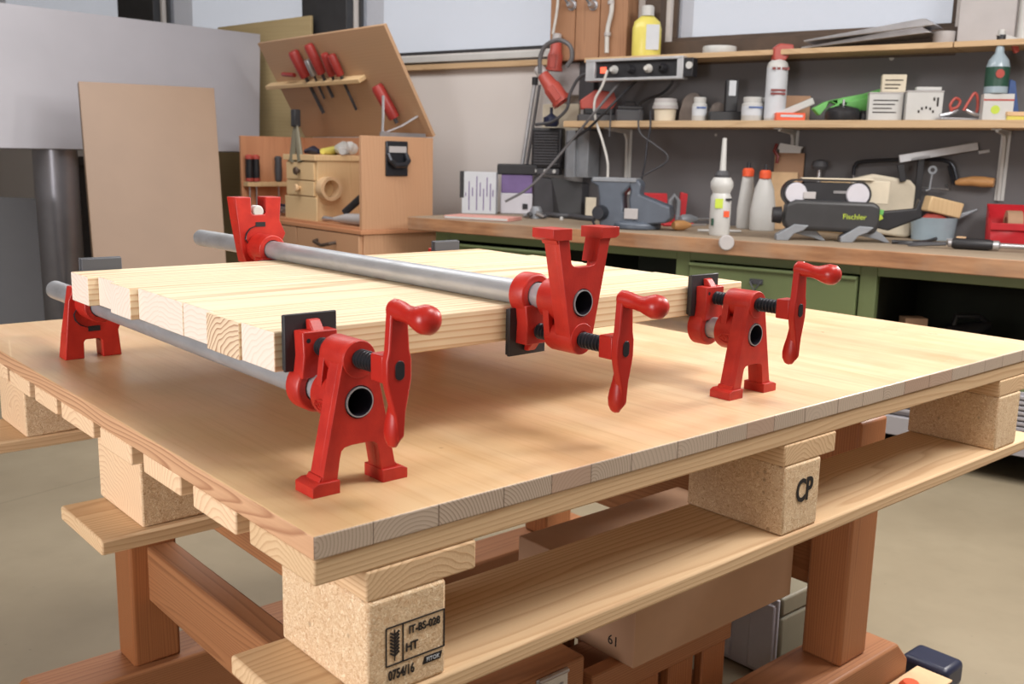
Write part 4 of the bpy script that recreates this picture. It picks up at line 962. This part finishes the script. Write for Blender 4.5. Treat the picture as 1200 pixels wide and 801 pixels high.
t.location.y += .02
mb = MB().lathe([(0,0),(24*k,0),(27*k,26*k),(26*k,26*k),(23*k,1*k),(0,1*k)], 20); mb.v = [Vector((v.x, v.y*.7, v.z)) for v in mb.v]; mb.build('tub', M['clear'], t)
mb = MB(); mb.at(Matrix.Rotation(R(12), 4, 'Y')).box(-20*k, 20*k, -10*k, 10*k, 30*k, 48*k); mb.build('wood_offcut', M['birch'], t, bevel=.006)
mb = MB().lathe([(0,2*k),(20*k,2*k),(22*k,18*k),(10*k,30*k),(0,32*k)], 12); mb.v = [Vector((v.x, v.y*.65, v.z)) for v in mb.v]; mb.build('offcuts', M['redplug'], t)
# honing rod gauge on an upright
t, k = put('bar_clamp', 'grey bar clamp held aloft on a dark upright behind the sander', 'clamp', 1066, 280, z=BT, rz=AL*.7)
t.location.y += .06
bx(t, 'upright', 'black', 7, 5, 0, 96, k, bevel=.002)
mb = MB().at(Matrix.Translation((0, -4*k, 88*k)) @ Matrix.Rotation(R(-11), 4, 'Y')); mb.box(-24*k, 62*k, -3*k, 3*k, 4*k, 13*k); mb.box(62*k, 74*k, -1.5*k, 1.5*k, -1*k, 3*k); mb.box(-12*k, 10*k, -3*k, 3*k, 4*k, 8*k); mb.build('bar', M['alu'], t, bevel=.002)
MB().at(Matrix.Translation((-18*k, -4*k, 66*k)) @ Matrix.Rotation(R(-14), 4, 'Y')).box(-4*k, 3*k, -3*k, 3*k, 0, 20*k).build('jaw', M['black'], t, bevel=.002)
mb = MB().lathe([(2.5*k,-1*k),(5*k,-1*k),(5*k,1*k),(2.5*k,1*k),(2.5*k,-1*k)], 16, (12*k, -8*k, 80*k), 'y'); mb.tube([(12*k,-8*k,76*k),(11*k,-8*k,58*k),(7*k,-8*k,56*k)], 1.2*k, 8); mb.build('key', M['greycast'], t)
mb = MB().tube([(16*k,-10*k,26*k),(40*k,-10*k,27*k),(64*k,-12*k,36*k)], [2.6*k,2.4*k,1.4*k], 10); mb.tube([(22*k,-10*k,6*k),(34*k,-10*k,20*k),(60*k,-12*k,34*k)], 1.8*k, 8); mb.build('side_arms', M['greycast'], t)
cable('power_cable', 'black cord curling on the bench beside the dust bag', [wp(x, y, 2, BT+.009) for x, y in [(1045,283),(1075,284),(1095,280),(1104,272),(1098,266),(1085,264)]], .0075, 'black')
# hacksaw on the backboard
t = thing('coping_saw', 'hacksaw with dark bow frame and wooden handle hung on the backboard', 'saw', wp(1080, 195, 1, 3.87))
def S3(l): return [wp(x, y, 1, 3.87) - t.location for x, y in l]
mb = MB().tube(curve(S3([(1000,205),(1002,194),(1012,189),(1060,187),(1100,187),(1115,192),(1120,205),(1122,216)]), 5), .008, 8); mb.tube(S3([(1112,194),(1117,216)]), .016, 8, .4); mb.build('bow', M['blackmetal'], t)
hp = S3([(1120,214),(1126,213),(1140,212),(1152,213),(1165,214)]); MB().tube(hp, [.010, .016, .020, .022, .018], 14).build('handle', M['handle_wood'], t)
MB().tube(S3([(1000,205),(1001,214),(1112,222),(1108,216)]), .003, 6).build('blade', M['steel'], t)
t, k = put('bolt', 'grey bolt head sticking up behind the belt sander', 'bolt', 950, 262, z=BT, rz=AL); t.location.y += .06
pot(t, k, [('stem', 'steel', [(0,0),(2.2,0),(2.2,72),(0,72)]), ('head', 'darkgrey', [(0,72),(8,72),(10,76),(8,82),(0,84)])])
# red bin with roll
t, k = put('parts_bin', 'red plastic parts bin holding a tape roll at the right bench end', 'bin', 1185, 279, z=BT, rz=R(18))
mb = MB()
mb.add([(-25*k,-20*k,0),(25*k,-20*k,0),(25*k,20*k,0),(-25*k,20*k,0),(-27*k,-24*k,26*k),(27*k,-24*k,26*k),(27*k,20*k,46*k),(-27*k,20*k,46*k)], [(0,3,2,1),(0,1,5,4),(1,2,6,5),(2,3,7,6),(3,0,4,7)])
o = mb.build('bin_body', M['binred'], t); s_ = o.modifiers.new('s', 'SOLIDIFY'); s_.thickness = .004
MB().box(-27.5*k, 27.5*k, -25.5*k, -23*k, 18*k, 26*k).build('lip', M['binred'], t, bevel=.002)
t2, k = put('tape_roll', 'brown tape roll standing inside the red parts bin', 'tape', 1187, 272, z=BT, rz=R(18)); t2.location = t.location + Vector((0, 0, .006))
mb = MB().lathe([(12*k,-8*k),(19*k,-8*k),(19*k,8*k),(12*k,8*k),(12*k,-8*k)], 24, (0, 0, 19*k), 'x'); mb.build('roll', M['card'], t2)
t, k = put('torque_driver', 'black and chrome driver tool lying along the front of the bench', 'hand tool', 1130, 293, z=BT, rz=R(10))
t.location.y += .03
MB().lathe([(0,-16*k),(5*k,-16*k),(6.5*k,-12*k),(6.5*k,24*k),(5*k,28*k),(0,28*k)], 16, (0, 0, 6.6*k), 'x').build('grip', M['black'], t)
MB().lathe([(0,28*k),(5.6*k,28*k),(5.6*k,34*k),(3*k,36*k),(3*k,84*k),(0,84*k)], 14, (0, 0, 6.6*k), 'x').build('shank', M['steel'], t)
MB().lathe([(0,-22*k),(4.6*k,-20*k),(4.6*k,-16*k),(0,-16*k)], 14, (0, 0, 6.6*k), 'x').build('ferrule', M['steel'], t)
mb = MB(); mb.tube([(-22*k,0,6*k),(-50*k,2*k,4*k),(-76*k,4*k,2*k)], [2*k,2*k,.6*k], 8); mb.tube([(-22*k,-2*k,5*k),(-50*k,-7*k,3*k),(-64*k,-9*k,1.5*k)], [1.6*k,1.6*k,.6*k], 8); mb.build('points', M['darkgrey'], t)
t, k = put('steel_rule', 'thin bright rod lying on the bench behind the driver tool', 'rod', 1100, 281, z=BT, rz=R(6))
MB().tube([(-30*k,0,1.6*k),(20*k,0,1.6*k)], 1.5*k, 8).build('rod', M['steel'], t); MB().lathe([(0,-5*k),(3*k,-5*k),(3*k,5*k),(0,5*k)], 10, (24*k, 0, 3*k), 'x').build('tip', M['skin'], t)
# inside the open bay
t, k = put('parts_carton', 'small brown carton with white label inside the open bench bay', 'box', 1070, 378, z=.3756, Y=3.35)
bx(t, 'carton_body', 'card', 26, 20, 0, 40, k); bx(t, 'white_tag', 'label', 17, .6, 4, 26, k, y=-10.3, bevel=0)
t, k = put('power_saw', 'dark hand tool with a green knob deep inside the open bench bay', 'power tool', 1125, 385, z=.3756, Y=3.42)
mb = MB().tube([(-24*k,0,12*k),(-10*k,0,20*k),(8*k,0,26*k),(34*k,0,34*k)], [12*k,14*k,11*k,6*k], 14); mb.tube([(-10*k,0,24*k),(-6*k,0,44*k),(20*k,0,44*k),(34*k,0,34*k)], 3.5*k, 10); mb.box(-20*k, 14*k, -10*k, 10*k, 0, 10*k); mb.build('tool_body', M['black'], t, bevel=.004)
MB().lathe([(0,-16*k),(5*k,-16*k),(5*k,-10*k),(0,-10*k)], 14, (-8*k, 0, 22*k), 'y').build('knob', M['lime'], t)

# ------------------------------------------------------------------ tool chest on its drawer cabinet (left)
CX0, CX1, CY0, CY1, CZ = 2.254, 2.680, 3.4818, 4.80, -.09
cb = on_table('drawer_cabinet', 'warm wooden drawer cabinet standing under the open tool chest', 'cabinet', CX0, CY0, -H)
hz = H + CZ
MB().box(-.015, CX1-CX0+.05, -.015, CY1-CY0, hz-.02, hz).build('top_board', M['ply_in'], cb, bevel=.002)
MB().box(.012, CX1-CX0+.04, .0, CY1-CY0-.02, 0, hz-.0205).build('carcass', M['ply'], cb, bevel=.003)
def ypx(px, py): return tp(px, py, 0, CX0).y - CY0
yb = ypx(350, 275)
for (a, b, hnd) in [(.012, yb-.006, True), (yb+.006, 1.29, False)]:
    for z0, z1 in [(hz-.19, hz-.026), (hz-.38, hz-.20)]:
        d = MB().box(-.012, .0115, a, b, z0, z1).build('drawer', M['ply'], cb, bevel=.002)
        if hnd: yy = ypx(385, 275); MB().tube([(-.012, yy-.09, z1-.05), (-.04, yy-.08, z1-.055), (-.045, yy, z1-.07), (-.04, yy+.08, z1-.055), (-.012, yy+.09, z1-.05)], .009, 8).build('drawer_handle', M['brown'], d)
ch = on_table('tool_chest', 'open plywood tool chest with raised lid and black side handle', 'tool chest', CX0, CY0, CZ+.0003)
W_, D_, HH = CX1-CX0, CY1-CY0-.02, .452
MB().box(0, W_, 0, .022, 0, HH).build('side_panel', M['ply'], ch, bevel=.002)
MB().box(0, W_, D_-.022, D_, 0, HH).build('side_panel', M['ply_in'], ch, bevel=.002)
MB().box(W_-.015, W_, .0225, D_-.0225, 0, HH).build('back_panel', M['ply_in'], ch, bevel=.001)
MB().box(0, W_-.0155, .0225, D_-.0225, 0, .012).build('bottom_panel', M['ply_in'], ch)
hc = tp(464, 186, 1, CY0); hx, hzz = hc.x-CX0, hc.z-CZ
h = MB().box(hx-.065, hx+.065, -.012, .0, hzz-.085, hzz+.085).build('handle_plate', M['blackmetal'], ch, bevel=.012, seg=3)
MB().tube([(hx-.05,-.012,hzz+.02),(hx-.05,-.035,hzz-.01),(hx-.03,-.042,hzz-.03),(hx+.03,-.042,hzz-.03),(hx+.05,-.035,hzz-.01),(hx+.05,-.012,hzz+.02)], .014, 10).build('grip', M['blackmetal'], h)
MB().box(hx-.05, hx+.05, -.018, -.012, hzz+.03, hzz+.06).build('bar', M['palegrey'], h)
# lid: hinged along the back, leaning out
A = tp(448, 34, 1, CY0+.0); B = tp(303, 47, 1, CY0+D_)
lx = ((A.x+B.x)/2 - CX0); lz = ((A.z+B.z)/2 - CZ)
hinge = Vector((W_, 0, HH+.004)); tipv = Vector((lx, 0, lz)); dv = tipv - hinge; L_ = dv.length
LMx = Matrix.Translation(hinge) @ Matrix.Rotation(math.atan2(dv.x, dv.z), 4, 'Y')     # local z runs up the lid, -x is inside
lid = MB().box(0, .018, 0, D_, 0, L_); lid = lid.build('lid', M['lid'], ch, bevel=.002, M=LMx)
def lidpt(px, py, off=.0):      # pixel on the lid plane -> its local frame
    Mw = TM @ Matrix.Translation((CX0, CY0, CZ)) @ LMx; Mi = Mw.inverted(); c_ = Mi @ CAM; v = Mi.to_3x3() @ ray(px, py); t_ = (off - c_.x)/v.x; return c_ + v*t_
ra, rb = lidpt(318, 97), lidpt(430, 92)
zr = (ra.z+rb.z)/2
mb = MB().box(-.05, -.0005, min(ra.y, rb.y), max(ra.y, rb.y), zr-.012, zr+.012); mb.build('tool_rack', M['birch'], lid, bevel=.003)
mb = MB().tube([(W_-.03, .05, HH), (W_-.2, .03, HH+.005), (W_-.28, .03, HH+.02)], .008, 8); mb.box(W_-.30, W_-.03, .023, .033, HH-.02, HH+.02)
mb.build('lid_stay', M['steel'], ch)
CM = TM @ Matrix.Translation((CX0, CY0, CZ)) @ LMx
def chp(px, py, y): p = tp(px, py, 1, CY0+y); return (p.x-CX0, y, p.z-CZ)
MB().tube([chp(450,156,.06), chp(470,148,.06), chp(493,134,.06)], .012, 8, .4).build('lid_stay', M['alu'], ch)
MB().tube([chp(449,112,.10), chp(449,135,.10), chp(448,158,.10)], .010, 8, .4).build('lid_stay', M['alu'], ch)
M['toolred'] = plain('dark_red_handle', (150, 48, 44), .4)
def lidtool(px0, py0, px1, py1, label, blade, mt='toolred', w=.022):
    w *= 1.3
    a, b = lidpt(px0, py0, -.034), lidpt(px1, py1, -.034)
    t = bpy.data.objects.new(next(n_ for n_ in ('chisel', 'file', 'saw', 'pliers', 'screwdriver', 'tool') if ' '+n_ in label).replace('tool', 'hand_tool'), None); COL.objects.link(t); t.matrix_world = CM @ Matrix.Translation(b); tag(t, label, 'hand tool')
    d = a-b; q = d.to_track_quat('Z', 'Y').to_matrix().to_4x4(); L = d.length
    MB().at(q).lathe([(0,0),(w*.62,0),(w*.66,L*.1),(w*.70,L*.92),(w*.55,L),(0,L)], 14).build('handle', M[mt], t)
    if blade:
        MB().at(q).box(-w*.22, w*.22, -.003, .003, -blade, 0).build('blade', M['darkgrey'], t)
    return t
lidtool(343, 60, 358, 90, 'red handled chisel in the lid rack, leftmost long handle', .22, w=.034)
lidtool(361, 52, 377, 86, 'tallest red handled file in the lid rack', .14, w=.030)
lidtool(380, 63, 389, 88, 'short red handled tool in the lid rack', .04, w=.026)
lidtool(388, 64, 399, 88, 'rightmost red handled file in the lid rack, thin dark blade', .20, w=.026)
lidtool(441, 100, 462, 138, 'red handled saw stuck in the lower right corner of the lid', .03, w=.036)
lidtool(360, 70, 368, 88, 'steel pliers in the lid rack between two red handles', .14, 'steel', w=.022)
lidtool(331, 87, 345, 88, 'short red screwdriver lying on the left end of the lid rack', 0, w=.014)
def chest_at(px, py, ax, val):
    return tp(px, py, ax, val)
# shelf with screwdrivers on the far side wall
yy = CY0 + D_ - .022
a = tp(285, 214, 1, yy); b = tp(335, 214, 1, yy)
MB().box(a.x-CX0, min(b.x-CX0, W_-.02), D_-.022-.06, D_-.0225, a.z-CZ-.02, a.z-CZ+.005).build('tool_rack', M['birch'], ch, bevel=.002)
for px, lb, mt in [(292, 'left of two red tipped black screwdrivers in the chest side rack', 'black'), (300, 'right of two red tipped black screwdrivers in the chest side rack', 'black'), (326, 'dark grey screwdriver in the chest side rack', 'darkgrey')]:
    P = tp(px, 211, 1, yy-.03); t = on_table('screwdriver', lb, 'screwdriver', P.x, yy-.035, a.z+.006)
    MB().lathe([(0,0),(.012,0),(.020,.01),(.022,.06),(.020,.12),(.022,.14),(.014,.15),(0,.15)], 12).build('handle', M[mt], t)
    if mt == 'black':
        MB().lathe([(.0225,.004),(.0225,.022)], 12).build('collar', M['redplug'], t); MB().lathe([(.0232,.13),(.0232,.145),(.014,.155),(0,.155)], 12).build('butt', M['redplug'], t)
    MB().cyl(.005, -.14, 0, 8).build('shaft', M['steel'], t)
# drawer block
yl, yr = tp(337, 215, 0, CX0+.03).y, tp(372, 215, 0, CX0+.03).y
zt_ = tp(355, 181, 0, CX0+.03).z - CZ
db = on_table('drawer_box', 'small birch box of two knobbed drawers inside the tool chest', 'drawer box', CX0+.03, yr, CZ+.0127)
w = yl-yr; hh_ = zt_-.0127
MB().box(.0, .36, 0, w, 0, hh_-.03).build('carcass', M['birch'], db, bevel=.002)
MB().box(-.02, .37, -.01, w+.01, hh_-.0295, hh_).build('top', M['birch'], db, bevel=.002)
for z0, z1, kn in [(hh_*.62, hh_-.04, 'brown'), (hh_*.38, hh_*.60, 'skin')]:
    d = MB().box(-.014, -.0003, .015, w-.015, z0, z1).build('drawer', M['birch'], db, bevel=.002)
    MB().lathe([(0,-.045),(.018,-.045),(.022,-.035),(.012,-.024),(.010,-.0145),(0,-.0145)], 14, (0, w/2, (z0+z1)/2), 'x').build('knob', M[kn], d)
MB().box(-.012, -.0003, -.008, w+.008, 0, hh_*.36).build('plinth', M['birch'], db, bevel=.002)
P = tp(389, 236, 1, yr-.06); t = on_table('tape_roll', 'pale masking tape roll hung on the side of the drawer box', 'tape', P.x, yr-.0006, tp(389, 221, 1, yr-.03).z)
MB().lathe([(.045,-.06),(.062,-.06),(.062,0),(.045,0),(.045,-.06)], 24, (0,0,0), 'y').build('roll', M['skin'], t)
def inchest(name, label, cat, px, py, z):   # something lying at a height inside the chest
    P = tp(px, py, 2, z); return on_table(name, label, cat, max(P.x, CX0+.02), P.y, z)
t = on_table('work_glove', 'white and yellow work gloves lying on top of the drawer box', 'glove', CX0+.22, yr+.10, CZ+.0127+hh_+.0006)
mb = MB()
for i in range(5): mb.tube([(-.05+.02*i, -.12+.02*i, .02), (.0+.02*i, -.02, .035+.01*(i % 2)), (.03, .08, .03)], [.018, .03, .02], 10)
mb.build('cuff', M['white'], t); MB().tube([(-.1, .0, .018), (0, .05, .022), (.06, .12, .018)], [.016, .026, .016], 10).build('palm', M['yellow'], t)
t = on_table('cloth', 'dark blue cloth lying on the drawer box beside the gloves', 'cloth', CX0+.16, yr+.26, CZ+.0127+hh_+.0006)
MB().tube([(-.02, -.09, .016), (0, 0, .024), (0, .09, .016)], [.012, .024, .012], 10).build('folds', M['navy'], t)
P = tp(425, 236, 0, CX0+.1)
t = on_table('hand_drill', 'black and silver hand tool lying in the chest before the side wall', 'hand tool', CX0+.05, CY0+.14, CZ+.0126)
MB().tube([(0, .20, .02), (.0, .08, .03), (.0, -.10, .035)], [.012, .026, .030], 12).build('body', M['palegrey'], t)
MB().tube([(.0, .10, .06), (.04, .02, .13), (.08, -.05, .19)], [.018, .020, .02], 12).build('grip', M['black'], t)
MB().tube([(0, .20, .02), (-.01, .28, .02), (-.01, .30, .014)], [.010, .014, .008], 8).build('spout', M['steel'], t)
t = on_table('file_set', 'silver and blue tools heaped in the left bay of the tool chest', 'hand tool', CX0+.12, CY0+D_-.25, CZ+.0126)
for i in range(4): MB().tube([(-.06+.03*i, -.10, .012+.012*i), (.02*i-.03, .10, .014+.012*i)], .011, 8).build('file', M['steel' if i < 3 else 'navy'], t)
t = thing('spring_clamp', 'black and beige spring clamp hanging at the left lid hinge', 'clamp', TM @ Vector((CX0+.02, tp(343, 165, 0, CX0).y, tp(343, 162, 0, CX0).z)), TH)
yb_ = t.location.copy(); 
for s in (-1, 1): MB().tube([(0, 0, .09), (0, s*.02, .0), (0, s*.045, -.12)], [.012, .022, .028], 10, .5).build('jaw', M['casedark'], t)
MB().box(-.02, .02, -.02, .02, .06, .15).build('spring', M['black'], t, bevel=.006)

# ------------------------------------------------------------------ sheets and cabinets on the far left
def slab(name, label, cat, P, th, mat, bevel=.002):
    P = [Vector(p) for p in P]; n = (P[1]-P[0]).cross(P[3]-P[0]).normalized()
    if n.dot(CAM-P[0]) > 0: n = -n
    c_ = P[0].copy(); mb = MB().add([p-c_ for p in P]+[p-c_+n*th for p in P], [(0,1,2,3),(4,7,6,5),(0,4,5,1),(1,5,6,2),(2,6,7,3),(3,7,4,0)])
    o = mb.build(name, mat, loc=c_, bevel=bevel); return tag(o, label, cat)
def quad(l): return [dp(x, y, d) for x, y, d in l]
slab('laminate_sheet', 'large light grey laminate sheet leaning across the left windows', 'sheet', quad([(-90, -8, 4.72), (305, 40, 6.05), (304, 178, 6.0), (-90, 172, 4.65)]), .02, M['laminate'])
a, b = wp(255, 32, 1, 3.80), wp(364, 18, 1, 3.80)
slab('plywood_sheet', 'pale olive birch plywood sheet leaning on the wall behind the tool chest', 'sheet', [a, b, Vector((b.x+.02, 3.74, .002)), Vector((a.x, 3.74, .002))], .02, M['olivewood'])
TLb, TRb = dp(92, 95, 4.75), dp(251, 103, 5.15)
BLb, BRb = wp(122, 455, 2, .001), wp(275, 448, 2, .001)
slab('brown_board', 'tall matt brown board leaning in front of the grey laminate sheet', 'board', [TLb, TRb, BRb, BLb], .028, M['tan'])
P = dp(72, 300, 5.35); P.z = 0
t = thing('sheet_roll', 'tall shiny grey metal roll standing on the floor behind the table', 'roll', P)
M['roll'] = plain('grey_roll', (158, 158, 166), .30, .45, var=.05)
MB().lathe([(.0, 0), (.112, 0), (.112, 1.085), (.10, 1.085), (.10, 1.0), (0, 1.0)], 32).build('roll', M['roll'], t)
P = dp(22, 235, 4.75)
M['anthracite'] = plain('anthracite', (40, 37, 39), .5, var=.06)
slab('steel_plate', 'dark anthracite steel plate standing at the left edge behind the table', 'panel', [dp(-60, 228, 4.5), dp(42, 232, 4.9), wp(60, 462, 2, .001), wp(-60, 470, 2, .001)], .03, M['anthracite'])
# dark rack added to stand for the shade under the laminate sheet
q0, q1 = dp(96, 178, 5.5), dp(245, 184, 6.1)
rk = thing('shade_rack', 'dark rack added for the shade under the grey laminate sheet', 'rack', Vector(((q0.x+q1.x)/2, (q0.y+q1.y)/2, 0)), math.atan2(q1.y-q0.y, q1.x-q0.x))
L = (q1-q0).length/2; zr = min(q0.z, q1.z)-.01
MB().box(-L, L, .36, .38, 0, zr).build('back_panel', M['black'], rk)  # black sheet filling a place that is only in shade
for x in (-L, -.25*L, .3*L, .8*L): MB().box(x, x+.05, .0+.28, .355, 0, zr).build('post', M['darkgrey'], rk, bevel=.003)
MB().box(-L, L, .28, .355, zr-.05, zr).build('rail', M['darkgrey'], rk, bevel=.002)

# ------------------------------------------------------------------ under the table
X6, Z6 = .753, -.5128
bx6 = on_table('cardboard_box', 'long plain cardboard box numbered 61 below the pallet', 'box', X6, .33, Z6, 0)
MB().box(0, .436, 0, .28, 0, .135).build('carton', M['card'], bx6, bevel=.002)
FL = Matrix(((0,0,-1,0),(-1,0,0,0),(0,1,0,0),(0,0,0,1)))
text('61', .024, M['ink'], bx6, Matrix.Translation((-.0006, .045, .030)) @ FL, 'lettering', .0003)
b = tp(686, 768, 1, .36)
cr = on_table('slatted_crate', 'reddish slatted wooden crate carrying the cardboard box', 'crate', b.x+.012, .354, -H)
ht = H + Z6 - .0004
cl = 1.045-(b.x+.012)
for y0 in (0, .29): MB().box(0, cl, y0, y0+.028, ht-.05, ht).build('top_rail', M['redwood_x'], cr, bevel=.003)
for y0 in (.004, .294):
    for i in range(4): MB().box(.01+i*(cl-.085)/3, .075+i*(cl-.085)/3, y0, y0+.020, 0, ht-.0505).build('slat', M['redwood_z'], cr, bevel=.003)
MB().box(.0, cl, .03, .288, .10, .12).build('bottom_panel', M['redwood_x'], cr)
a = tp(600, 790, 1, .36); b = tp(686, 768, 1, .36)
hb = on_table('hinged_chest', 'reddish wooden chest with steel hinge at the bottom of the photo', 'chest', .32, .36, -H)
zt_ = H + tp(675, 772, 1, .36).z
MB().box(0, b.x-.32, 0, .24, 0, zt_).build('chest_body', M['redwood_x'], hb, bevel=.005)
hp_ = tp(648, 775, 1, .358); hx, hzz = hp_.x-.32, hp_.z+H
h = MB().box(hx-.032, hx+.032, -.003, .0, zt_-.05, zt_-.006).build('hinge', M['steel'], hb, bevel=.0008)
MB().cyl(.004, hx-.03, hx+.03, 10, (0, -.004, zt_-.008), 'x').build('hinge_pin', M['steel'], h)
for x, z in ((-.02,-.03),(.0,-.028),(.02,-.030)): MB().cyl(.004, -.0055, -.003, 10, (hx+x, 0, zt_+z), 'y').build('screw', M['alu'], h)
# pale systainer behind the right leg; its lit end and shaded body are painted
Pn = tp(915, 700, 1, .42)
gc = on_table('tool_case', 'pale grey plastic tool case with latches standing behind the right trestle leg', 'case', 1.318, .425, -H)
MB().box(0, .28, 0, .30, 0, .142).build('case_body', M['casedark'], gc, bevel=.008); MB().box(0, .28, 0, .30, .1425, .184).build('lid', M['casedark'], gc, bevel=.006)
for y in (.01, .115, .225): MB().box(-.012, .0, y, y+.060, .012, .168).build('rib', M['casegrey'], gc, bevel=.004)
MB().box(-.006, .0, .005, .295, .005, .180).build('lit_end_plate', M['casegrey'], gc, bevel=.002)  # lighter plate paints the light falling on the left end
MB().box(-.010, -.004, .178, .215, .03, .12).build('latch', M['palegrey'], gc, bevel=.002)
P = tp(1072, 822, 2, -H)
t = on_table('sanding_block', 'black framed sanding block with orange knob on the floor by the beam foot', 'sanding block', P.x, P.y, -H+.0005)
MB().box(-.10, .05, -.06, .03, 0, .05).build('frame', M['black'], t, bevel=.006)
MB().box(-.092, .042, -.052, .022, .0505, .056).build('cork_face', M['skin'], t, bevel=.002)
MB().lathe([(0,.056),(.018,.056),(.022,.068),(.014,.078),(0,.078)], 16, (-.07, -.02, 0)).build('knob', M['orange'], t)
t = on_table('plastic_tray', 'small dark blue plastic tray on the floor beside the beam foot', 'tray', P.x+.105, P.y+.02, -H+.0005)
MB().box(-.04, .04, -.05, .05, 0, .055).build('tray_body', M['navy'], t, bevel=.012, seg=3)

# ------------------------------------------------------------------ camera and light
cam = bpy.data.cameras.new('camera'); co = bpy.data.objects.new('camera', cam); COL.objects.link(co)
m = Matrix((( RW.x, UW.x, -DW.x, CAM.x), (RW.y, UW.y, -DW.y, CAM.y), (RW.z, UW.z, -DW.z, CAM.z), (0, 0, 0, 1)))
co.matrix_world = m; cam.sensor_width = 36; cam.lens = FP/1200*36; cam.dof.use_dof = True; cam.dof.focus_distance = 1.15; cam.dof.aperture_fstop = 13; cam.clip_start = .05; cam.clip_end = 60
bpy.context.scene.camera = co
def area(name, loc, target, size, power, color=(1, 1, 1), sy=None):
    l = bpy.data.lights.new(name, 'AREA'); l.energy = power; l.size = size; l.color = color
    if sy: l.shape = 'RECTANGLE'; l.size_y = sy
    o = bpy.data.objects.new(name, l); COL.objects.link(o); o.location = loc
    o.rotation_euler = (Vector(target)-Vector(loc)).to_track_quat('-Z', 'Y').to_euler(); return o
c = TM @ Vector((.45, .35, .05))
area('softbox_front', TM @ Vector((.95, -.50, 2.05)), c, .75, 37, (1, .97, .93))
area('softbox_right', TM @ Vector((2.9, .05, 1.10)), c, .34, 44, (1, .96, .91))
area('softbox_left', TM @ Vector((-2.0, .25, .36)), TM @ Vector((0, .3, -.10)), .9, 44, (1, .955, .95))
area('background_softbox', (1.3, 1.9, 2.5), (-3.2, 3.4, 1.0), 1.0, 52, (1, .98, .96))
area('ceiling_lamps', (-2.6, 2.0, 2.95), (-2.6, 2.4, .0), 3.2, 80, (1, .99, .98), 1.2)
area('added_fill', (1.6, -2.2, 2.2), (-.5, .8, .5), 2.0, 10, (1, .97, .94))  # soft fill added behind the camera, not a lamp of the room
w = bpy.data.worlds.new('world'); bpy.context.scene.world = w; w.use_nodes = True
bg = w.node_tree.nodes['Background']; bg.inputs[0].default_value = rgb(206, 208, 214); bg.inputs[1].default_value = 1.35
s = bpy.context.scene
s.view_settings.view_transform = 'Standard'; s.view_settings.look = 'None'; s.view_settings.exposure = 0; s.view_settings.gamma = 1
s.view_settings.use_curve_mapping = False
